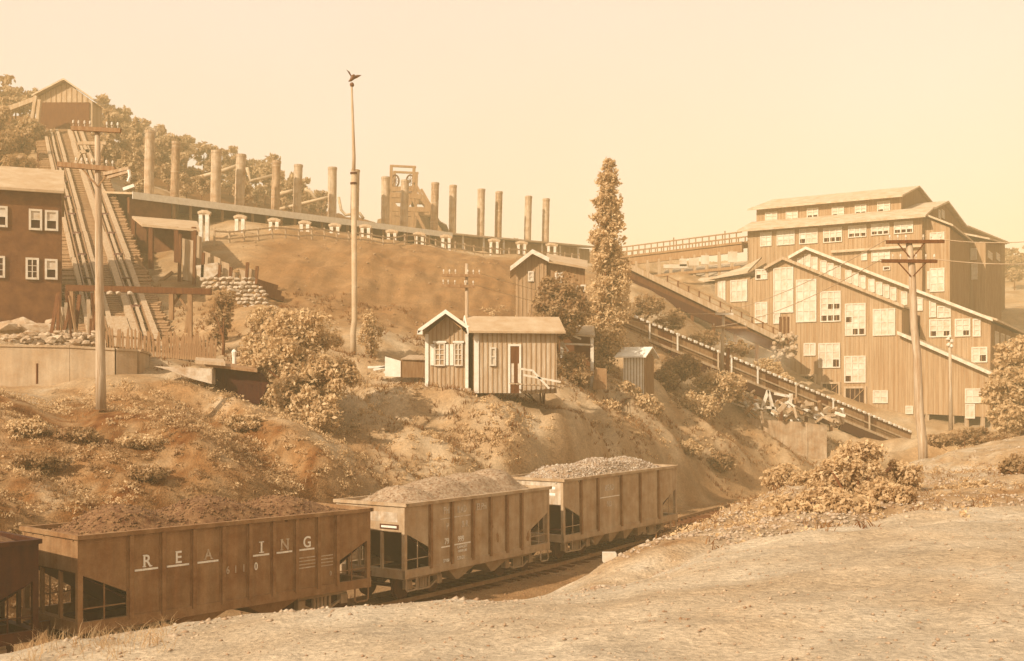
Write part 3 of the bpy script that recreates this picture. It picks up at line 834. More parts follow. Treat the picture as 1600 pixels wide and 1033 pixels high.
    for k_ in range(n_):
        w = span / n_
        cx = -span / 2 + w * (k_ + 0.5)
        mb = MB()
        mb.hexa([(cx - .10, -1.15, 0.36), (cx + .10, -1.15, 0.36), (cx + .10, 1.15, 0.36), (cx - .10, 1.15, 0.36),
                 (cx - w * .47, -1.4, zb - 0.1), (cx + w * .47, -1.4, zb - 0.1), (cx + w * .47, 1.4, zb - 0.1), (cx - w * .47, 1.4, zb - 0.1)])
        obj('hopper_chute', mb, m_steel, t, **K)
    # bogies
    for e in (-1, 1):
        bg_ = obj('bogie', BOL, parent=t); bg_.location = (e * (h - 1.55), 0, 0.58)
        for side in (-1, 1):
            o = obj('side_frame', FM, parent=bg_); o.location = (0, side * 1.02, -0.10)
            for dx in (-0.82, 0.82):
                o = obj('wheel', WM, parent=bg_); o.location = (dx, side * 0.75, -0.15)
                if side > 0: o.rotation_euler = (0, 0, math.pi)
        for dx in (-0.82, 0.82):
            o = obj('axle', AXM, parent=bg_); o.location = (dx, 0, -0.15)
    mb = MB(); mb.box(-h + .03, h - .03, -1.47, 1.47, 2.86, 2.9); obj('load_floor', mb, m_steel_in, t, **K)
    return t, h, L

def heap(car, h, L, label, humps, mat, lumps, top, Hh=3.25, base=-0.12):
    """coal load: a bumpy surface inside the car's rim"""
    gx_, gy_ = np.meshgrid(np.linspace(-h + .06, h - .06, 120), np.linspace(-1.44, 1.44, 40))
    e = np.minimum(1, np.minimum((h - np.abs(gx_)) / 1.9, 1)) * np.clip((1.46 - np.abs(gy_)) / 0.95, 0, 1)
    prof = np.zeros_like(gx_)
    for c_, wd, hg in humps:
        prof = np.maximum(prof, hg * np.clip(1 - np.hypot((gx_ - c_) / wd, gy_ / 1.7) ** 1.5, 0, 1))
    z = base + prof * np.minimum(1, e * 1.35) + 0.05 * fbm(gx_ * 1.3, gy_ * 1.3, 4, 77) * np.minimum(1, e * 3) + top * np.minimum(1, e * 1.6)
    z = z + Hh
    v = np.c_[gx_.ravel(), gy_.ravel(), z.ravel()]
    ny_, nx_ = gx_.shape
    ix = np.arange(nx_ * ny_).reshape(ny_, nx_)
    f = np.stack([ix[:-1, :-1], ix[:-1, 1:], ix[1:, 1:], ix[1:, :-1]], -1).reshape(-1, 4)
    o = thing('coal_heap', label, 'coal heap', car.location, car.rotation_euler[2], 'loads of coal in the hopper cars')
    o.rotation_euler[1] = car.rotation_euler[1]
    obj('heap_surface', np_mesh('heap_surface', v, f, mat, True), parent=o)
    if lumps:
        k = lumps[0]
        i = rng.integers(0, len(v), k)
        me = scatter_stones('lumps', v[i] + rng.normal(0, 0.03, (k, 3)) * np.array([1, 1, 0.3]), lumps[1], lumps[2], lumps[3], 0.8)
        s_ = obj('lumps', me, parent=o); s_['kind'] = 'stuff'
    return o

CARS = {}
# leftmost car, only its right end in view
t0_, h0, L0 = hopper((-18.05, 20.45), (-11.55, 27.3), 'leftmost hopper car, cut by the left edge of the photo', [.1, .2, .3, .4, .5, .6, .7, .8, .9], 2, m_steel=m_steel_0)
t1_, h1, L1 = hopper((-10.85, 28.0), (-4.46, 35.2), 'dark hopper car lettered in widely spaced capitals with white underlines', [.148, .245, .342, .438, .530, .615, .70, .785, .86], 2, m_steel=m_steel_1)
t2_, h2, L2 = hopper((-3.51, 36.6), (1.46, 44.0), 'middle hopper car numbered 79999 in white, heaped with fine coal', [.152, .285, .424, .545, .665, .775, .885], 2)
t3_, h3, L3 = hopper((2.12, 45.8), (7.86, 53.3), 'farthest hopper car with a sunlit left end and lumpy coal', [.135, .27, .47, .64, .815, .92], 4, True, Hh=3.36)
heap(t0_, h0, L0, 'dusty coal in the leftmost hopper car', [(2.9, 2.6, .35), (-1, 2.5, .4)], m_coal_d, None, 0.25)
heap(t1_, h1, L1, 'dark dusty coal in three low humps in the widely lettered car', [(-2.9, 1.9, .55), (-0.2, 2.0, .62), (2.4, 1.8, .45)], m_coal_d, (5000, .01, .07, m_coal_d), 0.14)
heap(t2_, h2, L2, 'pale fine coal heaped high in the car numbered 79999', [(-3.0, 1.9, .40), (-1.0, 2.2, .62), (0.9, 2.2, .68), (2.6, 2.0, .72)], m_coal_l, (5000, .008, .035, m_coal_l), 0.16)
heap(t3_, h3, L3, 'lumpy pale coal heaped in the farthest car', [(-2.6, 2.2, .38), (0, 3.0, .52), (2.3, 2.2, .42)], m_coal_l, (5200, .02, .085, m_lump), 0.18, Hh=3.36)

def put_text(car, me, x, z, name='lettering'):
    o = obj(name, me, parent=car); o.location = (x, -1.512, z); return o
def put_bar(car, x0, x1, z, w=0.05, mat=None):
    mb = MB(); mb.box(x0, x1, -1.512, -1.50, z - w / 2, z + w / 2)
    return obj('painted_bar', mb, mat or m_paint, car, world=False)
m_worn1 = pmat('rubbed_letter_paint', 0.43, 0.3, 7, bump=0.1)
rb = [.148, .245, .342, .438, .530, .615, .70]
for k_, ch in enumerate('READING'):
    a, e = -h1 + L1 * rb[k_], -h1 + L1 * ([*rb, .785][k_ + 1])
    cx = (a + e) / 2
    mat = m_worn1 if ch in 'ADN' else m_paint
    if ch != 'D':
        put_text(t1_, text_mesh(ch, 0.46 if ch != 'A' else 0.40, 'lettering', mat, 0.9, SERIF[ch]), cx, 2.30)
        put_bar(t1_, a + 0.12, e - 0.14, 2.235)
for txt, f_ in (('6', .455), ('1', .482), ('1', .51), ('0', .553)):
    put_text(t1_, text_mesh(txt, 0.30, 'lettering', m_paint if txt in '0' else m_worn1, 0.8), -h1 + L1 * f_, 1.83)
put_text(t1_, text_mesh('0', 0.2, 'lettering', m_worn1, 0.7), -h1 + L1 * .835, 1.35)
mb = MB()
for i in range(4):
    mb.box(-h1 + L1 * .705, -h1 + L1 * .775, -1.508, -1.50, 1.98 - i * .1, 2.01 - i * .1)
    mb.box(-h1 + L1 * .79, -h1 + L1 * .845, -1.508, -1.50, 1.96 - i * .1, 1.985 - i * .1)
obj('worn_stencil', mb, m_worn1, t1_, world=False, kind='stuff')
X2 = lambda f_: -h2 + L2 * f_
for txt, f_, z, sz, mt, sx in (('PH', .252, 2.78, .34, m_faded, .8), ('ILAD', .352, 2.75, .34, m_faded, .72), ('ELPH', .485, 2.75, .34, m_faded, .8), ('P', .258, 2.23, .32, m_faded, .8), ('& R', .372, 2.23, .32, m_faded, .8),
                               ('79', .254, 1.73, .29, m_paint, .85), ('999', .345, 1.73, .29, m_paint, .85), ('CAPACITY', .354, 1.51, .13, m_paint, .95), ('100000 LBS', .354, 1.37, .12, m_paint, .92),
                               ('37100', .250, 1.12, .15, m_paint, .9), ('S.30-21', .345, 1.12, .16, m_paint, .9)):
    put_text(t2_, text_mesh(txt, sz, 'lettering', mt, sx), X2(f_), z)
put_bar(t2_, X2(.22), X2(.278), 1.645, 0.045); put_bar(t2_, X2(.295), X2(.41), 1.655, 0.045)
put_bar(t2_, X2(.215), X2(.275), 2.61, 0.02, m_faded); put_bar(t2_, X2(.295), X2(.41), 2.62, 0.03, m_faded)
# paint splashes on the middle car's side
for f_, z, s_ in ((.60, 1.62, .22), (.83, 1.50, .26), (.565, 2.05, .06), (.47, 1.86, .05)):
    mb = MB(); r_ = random.Random(int(f_ * 100))
    pts = [(X2(f_) + s_ * r_.uniform(.4, 1) * math.cos(a) * .6, -1.503, z + s_ * r_.uniform(.4, 1.1) * math.sin(a)) for a in [k_ * 2 * math.pi / 11 for k_ in range(11)]]
    mb.prism(pts, (0, -0.006, 0)); obj('paint_splash', mb, pmat('old_splash', 0.24, .3, 6), t2_, world=False)
X3 = lambda f_: -h3 + L3 * f_
put_text(t3_, text_mesh('READ', .36, 'lettering', m_faded, .8), X3(.37), 2.68); put_bar(t3_, X3(.285), X3(.455), 2.40, 0.03, m_paint)
put_text(t3_, text_mesh('103', .34, 'lettering', m_faded, .8), X3(.365), 1.98)
for y0_, y1_, z_ in ((-1.1, 0.2, 3.02), (-1.1, 0.2, 2.76)):
    mb = MB(); mb.box(-h3 - .008, -h3, y0_, y1_, z_ - .05, z_ + .05); obj('painted_bar', mb, m_paint, t3_, world=False)
# number plate and patch on the middle car's end
mb = MB(); mb.box(-h2 - .02, -h2, -1.25, -0.45, 2.42, 2.58); pl = obj('number_plate', mb, m_iron, t2_, world=False)
mb = MB(); mb.box(-h2 - .028, -h2 - .02, -1.18, -0.52, 2.465, 2.535); obj('plate_lettering', mb, m_white, pl, world=False)
mb = MB(); mb.box(-h2 - .006, -h2, -1.2, 0.9, 2.66, 2.98); obj('pale_patch', mb, m_endlight, t2_, world=False)
# ------------------------------------------------------------------ breaker
BO = Vector((42.1, 115.0, 0)); BU = Vector((0.858, -0.513, 0)).normalized(); BV = Vector((0.513, 0.858, 0)).normalized()
def bp_at(v):
    o = BO + BV * v
    return Basis((o.x, o.y), (BU.x, BU.y))
def bpt(u, v, z):
    return BO + BU * u + BV * v + Vector((0, 0, z))
def hit_side(u, px, py):
    """(v, z) on the plane of constant u"""
    o = BO + BU * u
    d = Vector(((px - 800) / F, 1, (HOR - py) / F))
    tt = o.dot(BU) / d.dot(BU)
    p = d * tt
    return (p - o).dot(BV), CZ + p.z
gr = bpt(-8, -10, 0)
brk = thing('coal_breaker', 'huge stepped board clad coal breaker with many pale windows, on the right', 'coal breaker', (gr.x, gr.y, 5.0))
def wall(v, pix, name='wall', thick=0.4, mat=None, batt=0.45, lab=None, uz=None):
    b = bp_at(v)
    pts = uz or [b.hit(*p) for p in pix]
    mb = MB(); b.poly(mb, pts, thick)
    o = obj(name, mb, mat or m_wood_b, brk, label=lab)
    if batt:
        q = MB(); b.battens(q, pts, batt, 0.06, 0.03)
        k = obj('wall_battens', q, m_batten, o, kind='stuff')
    return o, b, pts
def slab(name, pts, thick, mat, par=None, label=None):
    mb = MB(); mb.prism(pts, (0, 0, thick)); return obj(name, mb, mat, par or brk, label=label)
def side_wall(u, vz, name='side_wall', thick=-0.4, batt=0.45):
    """wall on a plane of constant u, given (v, z) corners; faces +u"""
    mb = MB(); mb.prism([bpt(u, v, z) for v, z in vz], BU * thick)
    o = obj(name, mb, m_wood_b, brk)
    o_ = BO + BU * u
    bb = Basis((o_.x, o_.y), (BV.x, BV.y))
    q = MB(); bb.battens(q, vz, batt, 0.09, 0.05)
    obj('wall_battens', q, m_batten, o, kind='stuff')
    return o, bb

# --- upper main block
D = bp_at(0)
uL = D.hit(1168, 380)[0]
zeL = D.hit(1168, 360)[1]; zeR = D.hit(1440, 338)[1]; ze = (zeL + zeR) / 2
zb_ = 4.0
wD, _, _ = wall(0, None, uz=[(uL, zb_), (0, zb_), (0, ze), (uL, ze)])
E = bp_at(4)
uE0 = E.hit(1182, 335)[0]; uE1 = E.hit(1408, 320)[0]
zE = (E.hit(1182, 327)[1] + E.hit(1408, 308)[1]) / 2
zEb = ze + 1.0
wE, _, _ = wall(4, None, uz=[(uE0, zEb - 1.5), (uE1, zEb - 1.5), (uE1, zE), (uE0, zE)])
vr, zr = hit_side(uE1, 1433, 293)
vk, zk = hit_side(uE1, 1455, 317)
# monitor roof
slab('roof', [bpt(uE0 - .8, 3.2, zE - .15), bpt(uE1 + .3, 3.2, zE - .15), bpt(uE1 + .3, vr, zr), bpt(uE0 - .8, vr, zr)], 0.18, m_roof)
slab('roof', [bpt(uE0 - .8, vr + .01, zr), bpt(uE1 + .3, vr + .01, zr), bpt(uE1 + .3, vk + 1, zk - .3), bpt(uE0 - .8, vk + 1, zk - .3)], 0.18, m_roof)
side_wall(uE1 - .05, [(4.1, zEb - 1.5), (vk, zEb - 1.5), (vk, zk), (vr, zr - .1), (4.1, zE)], 'gable_wall')
mb = MB(); mb.prism([bpt(uE0 + .05, 4.1, zEb - 1.5), bpt(uE0 + .05, vk, zEb - 1.5), bpt(uE0 + .05, vk, zE - .3), bpt(uE0 + .05, vr, zr - .1), bpt(uE0 + .05, 4.1, zE)], BU * .3); obj('gable_wall', mb, m_wood_b, brk)
# main block roof skirt below the monitor, running past it to the right as one slope
slab('roof', [bpt(uL - .9, -0.9, ze - .25), bpt(0.5, -0.9, ze - .25), bpt(0.5, 4.0, zEb + .35), bpt(uL - .9, 4.0, zEb + .35)], 0.2, m_roof)
vp, zp = hit_side(0.0, 1475, 317)
vq, zq = hit_side(0.0, 1504, 355)
vl, zl = hit_side(0.0, 1571, 381)
slab('roof', [bpt(uE1 + .25, 3.9, zEb + .2), bpt(0.5, 3.9, zEb + .2), bpt(0.5, vp, zp), bpt(uE1 - 6, vp, zp)], 0.2, m_roof)
slab('roof', [bpt(uL, vp + .01, zp), bpt(0.5, vp + .01, zp), bpt(0.5, vq, zq), bpt(uL, vq, zq)], 0.2, m_roof)
slab('roof', [bpt(uL, vq + .01, zq), bpt(0.6, vq + .01, zq), bpt(0.6, vl, zl), bpt(uL, vl, zl)], 0.2, m_roof)
ew, eb = side_wall(-0.02, [(0.4, zb_), (vl - .5, zb_), (vl - .5, zl - .1), (vq, zq - .1), (vp, zp - .1), (4.0, zEb), (0.4, ze)], 'end_wall')
for a_, c_ in ((1465.5, 1469), (1471, 1475)):
    v0, z1 = hit_side(0.0, a_, 327); v1, z0 = hit_side(0.0, c_, 343)
    add_window(brk, eb, v0, v1, z0, z1, 1, 1, fw=.12)
# left end of the main block
mb = MB(); mb.prism([bpt(uL + .02, .4, zb_), bpt(uL + .02, 30, zb_), bpt(uL + .02, 30, ze + 1), bpt(uL + .02, .4, ze)], BU * .3); obj('end_wall', mb, m_wood_b, brk)
for x0, y0, x1, y1, dk in ((1196, 331.5, 1215, 349, ()), (1228, 329.6, 1247, 347, ()), (1261, 325, 1279, 342, [(0, 0), (1, 0)]), (1300, 323, 1319, 340, [(0, 0)]), (1336, 319.5, 1354, 337, [(0, 0), (1, 0)]), (1371, 314, 1391, 333.5, [(0, 0)])):
    px_window(brk, E, x0, y0, x1, y1, 2, 3, dk)
for x0, y0, x1, y1, c_, dk in ((1188, 363, 1206, 385, 2, ()), (1214, 360, 1242, 383, 3, ()), (1249, 357, 1278, 381, 3, [(0, 0)]), (1286.5, 355.5, 1316, 379, 3, [(0, 0), (1, 0), (2, 0)]),
                           (1325.5, 352, 1354, 371, 3, [(0, 0), (1, 0), (2, 0)]), (1361, 349, 1390, 367.5, 3, [(0, 0), (1, 0), (2, 0)]), (1397, 346, 1427, 365, 3, [(0, 0), (1, 0), (2, 0)])):
    px_window(brk, D, x0, y0, x1, y1, c_, 3, dk)
for x0, y0, x1, y1, c_, r_, dk in ((1346, 393, 1355, 407, 1, 2, ()), (1362, 391, 1391, 408, 3, 2, ()), (1380, 416.5, 1391, 422.5, 1, 1, [(0, 0)])):
    px_window(brk, D, x0, y0, x1, y1, c_, r_, dk, fw=.08)
# drip ledge between the two storeys of the main block
z_ = D.hit(1370, 386)[1]
mb = MB(); u0 = D.hit(1300, 390)[0]; D.box(mb, u0, -.02, .06, .45, z_ - .35, z_ - .1); obj('ledge', mb, m_roof, brk)
# --- stepped bays at the right end
B1 = bp_at(0.8)
u1a, zA = B1.hit(1450, 338); u1b, zB = B1.hit(1484, 355)
wall(0.8, None, 'bay_wall', uz=[(0.0, zb_), (u1b, zb_), (u1b, zB), (0.0, zA)])
vF, zF = hit_side(u1b, 1515, 372)
side_wall(u1b - .02, [(0.9, zb_), (vF, zb_), (vF, zB - .2), (0.9, zB)], 'bay_side_wall')
B2 = bp_at(vF)
u2b = B2.hit(1540, 400)[0]; zG = B2.hit(1540, 376)[1]
wall(vF, None, 'bay_wall', uz=[(u1b, zb_), (u2b, zb_), (u2b, zG), (u1b, zB - .2)])
vH, zH = hit_side(u2b, 1565, 381)
side_wall(u2b - .02, [(vF + .1, zb_), (vH, zb_), (vH, zH), (vF + .1, zG)], 'bay_side_wall')
slab('roof', [bpt(0.3, 0.3, zA - .0), bpt(u1b + .4, 0.3, zB), bpt(u1b + .4, vF + .5, zB - .1), bpt(0.3, vF + .5, zA + 0.4)], 0.2, m_roof)
slab('roof', [bpt(0.3, vF - .6, zA), bpt(u2b + .5, vF - .6, zG), bpt(u2b + .5, vH + 1, zH), bpt(0.3, vH + 1, zH + .6)], 0.2, m_roof)
for b_, x0, y0, x1, y1, c_, r_ in ((B1, 1453, 363, 1476, 375, 2, 1), (B1, 1453, 419, 1476, 456, 2, 3), (B1, 1449, 424, 1452.5, 452, 1, 2), (B2, 1516.5, 388, 1526.5, 406, 1, 2), (B2, 1518, 412, 1527.5, 437, 1, 3)):
    px_window(brk, b_, x0, y0, x1, y1, c_, r_)
o_ = BO + BU * (u2b - .02); sb = Basis((o_.x, o_.y), (BV.x, BV.y))
for x0, y0, x1, y1 in ((1543, 391, 1549.5, 407), (1556, 394, 1561.5, 409)):
    v0, z1 = hit_side(u2b, x0, y0); v1, z0 = hit_side(u2b, x1, y1)
    add_window(brk, sb, v0, v1, z0, z1, 1, 2, fw=.12)

# --- lower gabled wing with the sloping row of sashes
Bb = bp_at(-6)
wB, _, ptsB = wall(-6, [(1238, 404), (1262, 391), (1548, 501), (1547, 580), (1547, 640), (1238, 600)])
k = Bb.hit
def rake(b, pxs, v0, v1, drop, over, thick, mat, par=None, fascia=True):
    (u0, z0), (u1, z1) = b.hit(*pxs[0]), b.hit(*pxs[1])
    slab('roof', [bpt(u0, v0 - over, z0 - drop), bpt(u1, v0 - over, z1 - drop), bpt(u1, v1, z1 - drop), bpt(u0, v1, z0 - drop)], thick, mat)
    if fascia:
        mb = MB(); mb.prism([bpt(u0, v0 - over - .06, z0 - drop - .06), bpt(u1, v0 - over - .06, z1 - drop - .06), bpt(u1, v0 - over - .06, z1 - drop + thick + .02), bpt(u0, v0 - over - .06, z0 - drop + thick + .02)], BV * .05)
        obj('barge_board', mb, m_trim if fascia == 'white' else m_wood_l, brk)
rake(Bb, ((1262, 390), (1553, 502)), -6, 0.0, 0.0, .7, .22, m_roof, fascia='white')
rake(Bb, ((1235, 405), (1262, 390)), -6, 0.0, 0.0, .7, .22, m_roof, fascia='white')
slope_y = lambda px: 390.5 + (px - 1262) * (501 - 390.5) / (1549 - 1262)
for px in (1251, 1262, 1273, 1287, 1298, 1309, 1326, 1337, 1348, 1362, 1374, 1385, 1396, 1413, 1437):
    ty = (slope_y(px) if px > 1262 else 390 + (1262 - px) * .55) + 7
    px_window(brk, Bb, px - 5, ty, px + 5, ty + 21, 1, 2, fw=.08, mull=.035)
for x0, y0, x1, y1, c_, r_, dk in ((1452, 469, 1463, 496, 1, 3, ()), (1464.5, 478, 1486, 496.5, 2, 2, ()), (1452, 498.5, 1486, 527, 3, 3, [(0, 0), (2, 0)]), (1492, 498, 1516.5, 526, 2, 3, [(1, 0)]), (1520, 498, 1532.5, 526, 1, 3, ()), (1518, 542, 1543, 566.5, 2, 2, [(1, 0)])):
    px_window(brk, Bb, x0, y0, x1, y1, c_, r_, dk, fw=.13)
# its long side running back to the right
uR = k(1547.5, 540)[0]
zt = k(1548, 500)[1]
vE = 26
sw, sbb = side_wall(uR, [(-5.6, zb_ - 6), (vE, zb_ - 6), (vE, zt - .4), (-5.6, zt - .2)])
for i in range(6):
    v0 = -3.5 + i * 4.2
    add_window(brk, sbb, v0, v0 + 2.6, zt - 2.4, zt - .9, 3, 1, [(1, 0)] if i % 2 else [], fw=.1)
slab('roof', [bpt(uR - 7, -6.0, zt + 2.6), bpt(uR + .7, -6.6, zt - .15), bpt(uR + .7, vE, zt - .35), bpt(uR - 7, vE, zt + 2.4)], 0.2, m_roof)

# --- front wall: small gable and long shed slope, with the chute shed to the right
A = bp_at(-10)
wA, _, ptsA = wall(-10, [(1172, 437), (1199, 421), (1225, 407), (1409, 480), (1409, 523), (1428, 531), (1556, 588), (1546, 650), (1546, 652), (1445, 647), (1424, 690), (1240, 690), (1172, 640)])
rake(A, ((1225, 405.5), (1414, 481)), -10, -6.0, 0.0, .5, .2, m_roof, fascia='wood')
rake(A, ((1196, 421.5), (1225, 405.5)), -10, -6.0, 0.0, .5, .2, m_roof, fascia='wood')
rake(A, ((1404, 522), (1562, 591)), -10, -6.1, 0.0, .6, .25, m_roof_l, fascia='white')
uA9 = A.hit(1409, 500)[0]
mb = MB(); zz0, zz1 = A.hit(1409, 523)[1], A.hit(1409, 480)[1]
mb.prism([bpt(uA9 - .05, -9.7, zz0), bpt(uA9 - .05, -6.05, zz0), bpt(uA9 - .05, -6.05, zz1), bpt(uA9 - .05, -9.7, zz1)], BU * -.2); obj('return_wall', mb, m_wood_b, brk)
mb = MB(); mb.prism([bpt(uA9, -6.08, zz0), bpt(uA9 + .9, -6.08, zz0), bpt(uA9 + .9, -6.08, zz1 - .6), bpt(uA9, -6.08, zz1 - .3)], BV * .05); obj('doorway', mb, m_void, brk)  # dark sheet in place of the shade inside the doorway
for x0, y0, x1, y1, c_, r_, dk in ((1208.7, 418, 1240, 489, 3, 4, ()), (1208.7, 490, 1219.5, 506, 1, 1, ()), (1244, 436.5, 1276, 503.5, 3, 4, ()), (1180.7, 420.5, 1199.6, 437, 2, 2, [(0, 0)]), (1180, 472, 1199.6, 505, 2, 3, ()),
                                (1282, 455, 1314, 503, 3, 5, [(1, 2), (2, 2), (0, 0), (1, 0), (2, 0)]), (1320.5, 474, 1353, 524.5, 3, 5, [(0, 2), (1, 0), (2, 0)]), (1364, 482.5, 1399, 524.5, 3, 2, ()),
                                (1279, 536, 1313, 575, 3, 3, [(2, 0)]), (1319.5, 556, 1353, 598, 3, 4, [(0, 0)]), (1256, 536, 1275, 556, 2, 1, ()), (1364, 610, 1387.6, 630, 2, 2, ()), (1415, 634, 1427, 647, 1, 2, ()),
                                (1508, 607, 1533, 630, 2, 2, ()), (1508.5, 631, 1523.5, 654, 2, 2, ())):
    px_window(brk, A, x0, y0, x1, y1, c_, r_, dk, fw=.11)
for x0, y0, x1, y1 in ((1248, 588, 1273, 604), (1285.5, 600, 1310.5, 622), (1322, 607, 1351, 636)):
    b = A; u0, u1 = b.hit(x0, y0)[0], b.hit(x1, y0)[0]; z1, z0 = b.hit((x0 + x1) / 2, y0)[1], b.hit((x0 + x1) / 2, y1)[1]
    mb = MB(); b.box(mb, u0, u1, -.02, .02, z0, z1); o = obj('loading_opening', mb, m_void, brk)  # solid dark sheet; the shade inside is only its colour
    mb = MB(); b.box(mb, u0 - .2, u0, 0, .16, z0, z1 + .2); b.box(mb, u1, u1 + .2, 0, .16, z0, z1 + .2); b.box(mb, u0, u1, 0, .155, z1, z1 + .2); obj('opening_frame', mb, m_wood_l, o)
    mb = MB(); mb.beam(b.pt(u0, .08, z0), b.pt(u1, .08, z1), .12, .08); obj('opening_brace', mb, m_wood_m, o)
# posts and the dark undercroft below the chute shed
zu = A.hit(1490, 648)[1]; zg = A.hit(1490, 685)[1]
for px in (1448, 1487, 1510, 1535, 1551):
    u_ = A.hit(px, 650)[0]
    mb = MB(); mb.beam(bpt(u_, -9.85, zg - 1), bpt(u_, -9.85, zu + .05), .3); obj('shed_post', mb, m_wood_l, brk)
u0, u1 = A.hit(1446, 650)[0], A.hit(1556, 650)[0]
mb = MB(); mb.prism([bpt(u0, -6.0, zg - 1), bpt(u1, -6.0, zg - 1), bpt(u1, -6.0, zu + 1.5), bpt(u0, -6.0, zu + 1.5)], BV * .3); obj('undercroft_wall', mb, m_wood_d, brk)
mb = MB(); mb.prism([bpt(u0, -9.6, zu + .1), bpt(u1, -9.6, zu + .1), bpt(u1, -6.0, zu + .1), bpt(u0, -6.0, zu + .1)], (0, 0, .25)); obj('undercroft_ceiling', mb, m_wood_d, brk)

# --- lean-to sheds on the breaker's left
le = bpt(-24, -4, 0)
lt = thing('lean_to_shed', 'long low lean-to with a broad grey roof against the left of the breaker', 'shed', (le.x, le.y, 5))
brk_, brk = brk, lt
b4 = bp_at(-5)
pts = [b4.hit(1117, 436), b4.hit(1172, 432), b4.hit(1172, 560), b4.hit(1117, 560)]
wall(-5, None, uz=pts)
for x0, y0, x1, y1, c_, r_ in ((1141.7, 437.5, 1168, 471.5, 3, 2), (1122, 439, 1134, 471, 2, 2), (1150, 492, 1167, 505, 2, 1)):
    px_window(lt, b4, x0, y0, x1, y1, c_, r_)
b1 = bp_at(-1)
pts1 = [b1.hit(1050, 447), b1.hit(1104, 444), b1.hit(1104, 520), b1.hit(1050, 520)]
wall(-1, None, uz=pts1, mat=pmat('pale_lean_to_wall', 0.5, .15, 1))
u117 = b4.hit(1117, 440)[0]
mb = MB(); mb.prism([bpt(u117 - .02, -4.95, 4), bpt(u117 - .02, 4, 4), bpt(u117 - .02, 4, pts[0][1]), bpt(u117 - .02, -4.95, pts[0][1] - .1)], BU * .25); obj('end_wall', mb, m_wood_d, lt)  # dark timber puts the shade on this end into the colour
ue = b4.hit(1171, 440)[0]
z4, z1_ = pts[0][1], pts1[0][1]
ut0 = b1.hit(1030, 445)[0]; zt_ = bp_at(8).hit(1100, 412)[1]
slab('roof', [bpt(u117 - .5, -5.6, z4 - .1), bpt(ue, -5.6, z4 + .35), bpt(ue, -0.9, zt_ - 1.0), bpt(u117 - .5, -0.9, z1_ + .3)], .2, m_roof, lt)
slab('roof', [bpt(ut0, -1.7, z1_ - .1), bpt(ue, -1.7, z1_ + .5), bpt(ue, 8, zt_), bpt(ut0 - 3, 8, zt_ - .6)], .2, m_roof, lt)
mb = MB(); mb.prism([bpt(ut0, -.95, 4), bpt(ut0, 8, 4), bpt(ut0, 8, zt_ - .8), bpt(ut0, -.95, z1_ - .2)], BU * .25); obj('end_wall', mb, m_wood_b, lt)
brk = brk_
# ------------------------------------------------------------------ boiler house along the top of the culm slope
ORD = ['first', 'second', 'third', 'fourth', 'fifth', 'sixth', 'seventh', 'eighth', 'ninth', 'tenth', 'eleventh', 'twelfth', 'thirteenth', 'fourteenth', 'fifteenth', 'sixteenth']
bA, bB = P(200, 303, 97), P(700, 366, 129)
bd = Vector((bB.x - bA.x, bB.y - bA.y, 0)); bL = bd.length; bd.normalize(); bn = Vector((bd.y, -bd.x, 0))
zr_ = 18.4 + CZ - 0.3
bh = thing('boiler_house', 'long low boiler house with a pale roof edge below the row of smokestacks', 'boiler house', (bA.x, bA.y, zr_ - 5))
def bq(s, n_, z): return Vector((bA.x, bA.y, 0)) + bd * s + bn * n_ + Vector((0, 0, z))
rz0, rz1 = bA.z, bB.z
def rzz(s): return rz0 + (rz1 - rz0) * s / bL
mb = MB(); mb.prism([bq(0, .6, rz0 - .1), bq(bL, .6, rz1 - .1), bq(bL, -9, rz1 + 1.2), bq(0, -9, rz0 + 1.2)], (0, 0, .18)); obj('roof', mb, m_roof_l, bh)
mb = MB(); mb.prism([bq(0, .66, rz0 - .5), bq(bL, .66, rz1 - .5), bq(bL, .66, rz1 + .12), bq(0, .66, rz0 + .12)], bn * .06); obj('roof_fascia', mb, m_white, bh)
mb = MB(); mb.prism([bq(0, -3, rz0 - 5.5), bq(bL, -3, rz1 - 5.5), bq(bL, -3, rz1 + .3), bq(0, -3, rz0 + .3)], bn * -.3); obj('back_wall', mb, m_brick, bh)
mb = MB(); mb.prism([bq(0, .2, rz0 - 3), bq(4.2, .2, rz0 - 3), bq(4.2, .2, rzz(4) - .3), bq(0, .2, rz0 - .3)], bn * -.3); obj('end_wall', mb, m_brick, bh)
for i in range(22):
    s = 4.4 + i * (bL - 4.6) / 21
    mb = MB(); mb.beam(bq(s, .3, rzz(s) - 5.5), bq(s, .3, rzz(s) - .1), .22); obj('post', mb, m_wood_m, bh)
mb = MB(); mb.beam(bq(4.2, .32, rzz(4) - 2.3), bq(bL, .32, rz1 - 2.4), .12, .9); obj('lower_boarding', mb, m_wood_m, bh)
# a thinner roof continuing to the right behind the poplar
c0, c1 = P(690, 366, 128), P(930, 388, 145)
rr = thing('pipe_gallery', 'low roofed gallery continuing right from the boiler house to the poplar', 'gallery', (c0.x, c0.y, c0.z - 4))
cd = (c1 - c0); cd.z = 0; cn = Vector((cd.y, -cd.x, 0)).normalized()
mb = MB(); mb.prism([c0 + cn * .4, c1 + cn * .4, c1 - cn * 5 + Vector((0, 0, .6)), c0 - cn * 5 + Vector((0, 0, .6))], (0, 0, .2)); obj('roof', mb, m_roof, rr)
mb = MB(); mb.prism([c0 - cn * 1 + Vector((0, 0, -5)), c1 - cn * 1 + Vector((0, 0, -5)), c1 - cn * 1, c0 - cn * 1], cn * -.3); obj('wall', mb, m_wood_b, rr)
for i in range(9):
    q = c0.lerp(c1, i / 8); mb = MB(); mb.beam(q + Vector((0, 0, -5)), q, .22); obj('post', mb, m_whitewash, rr)
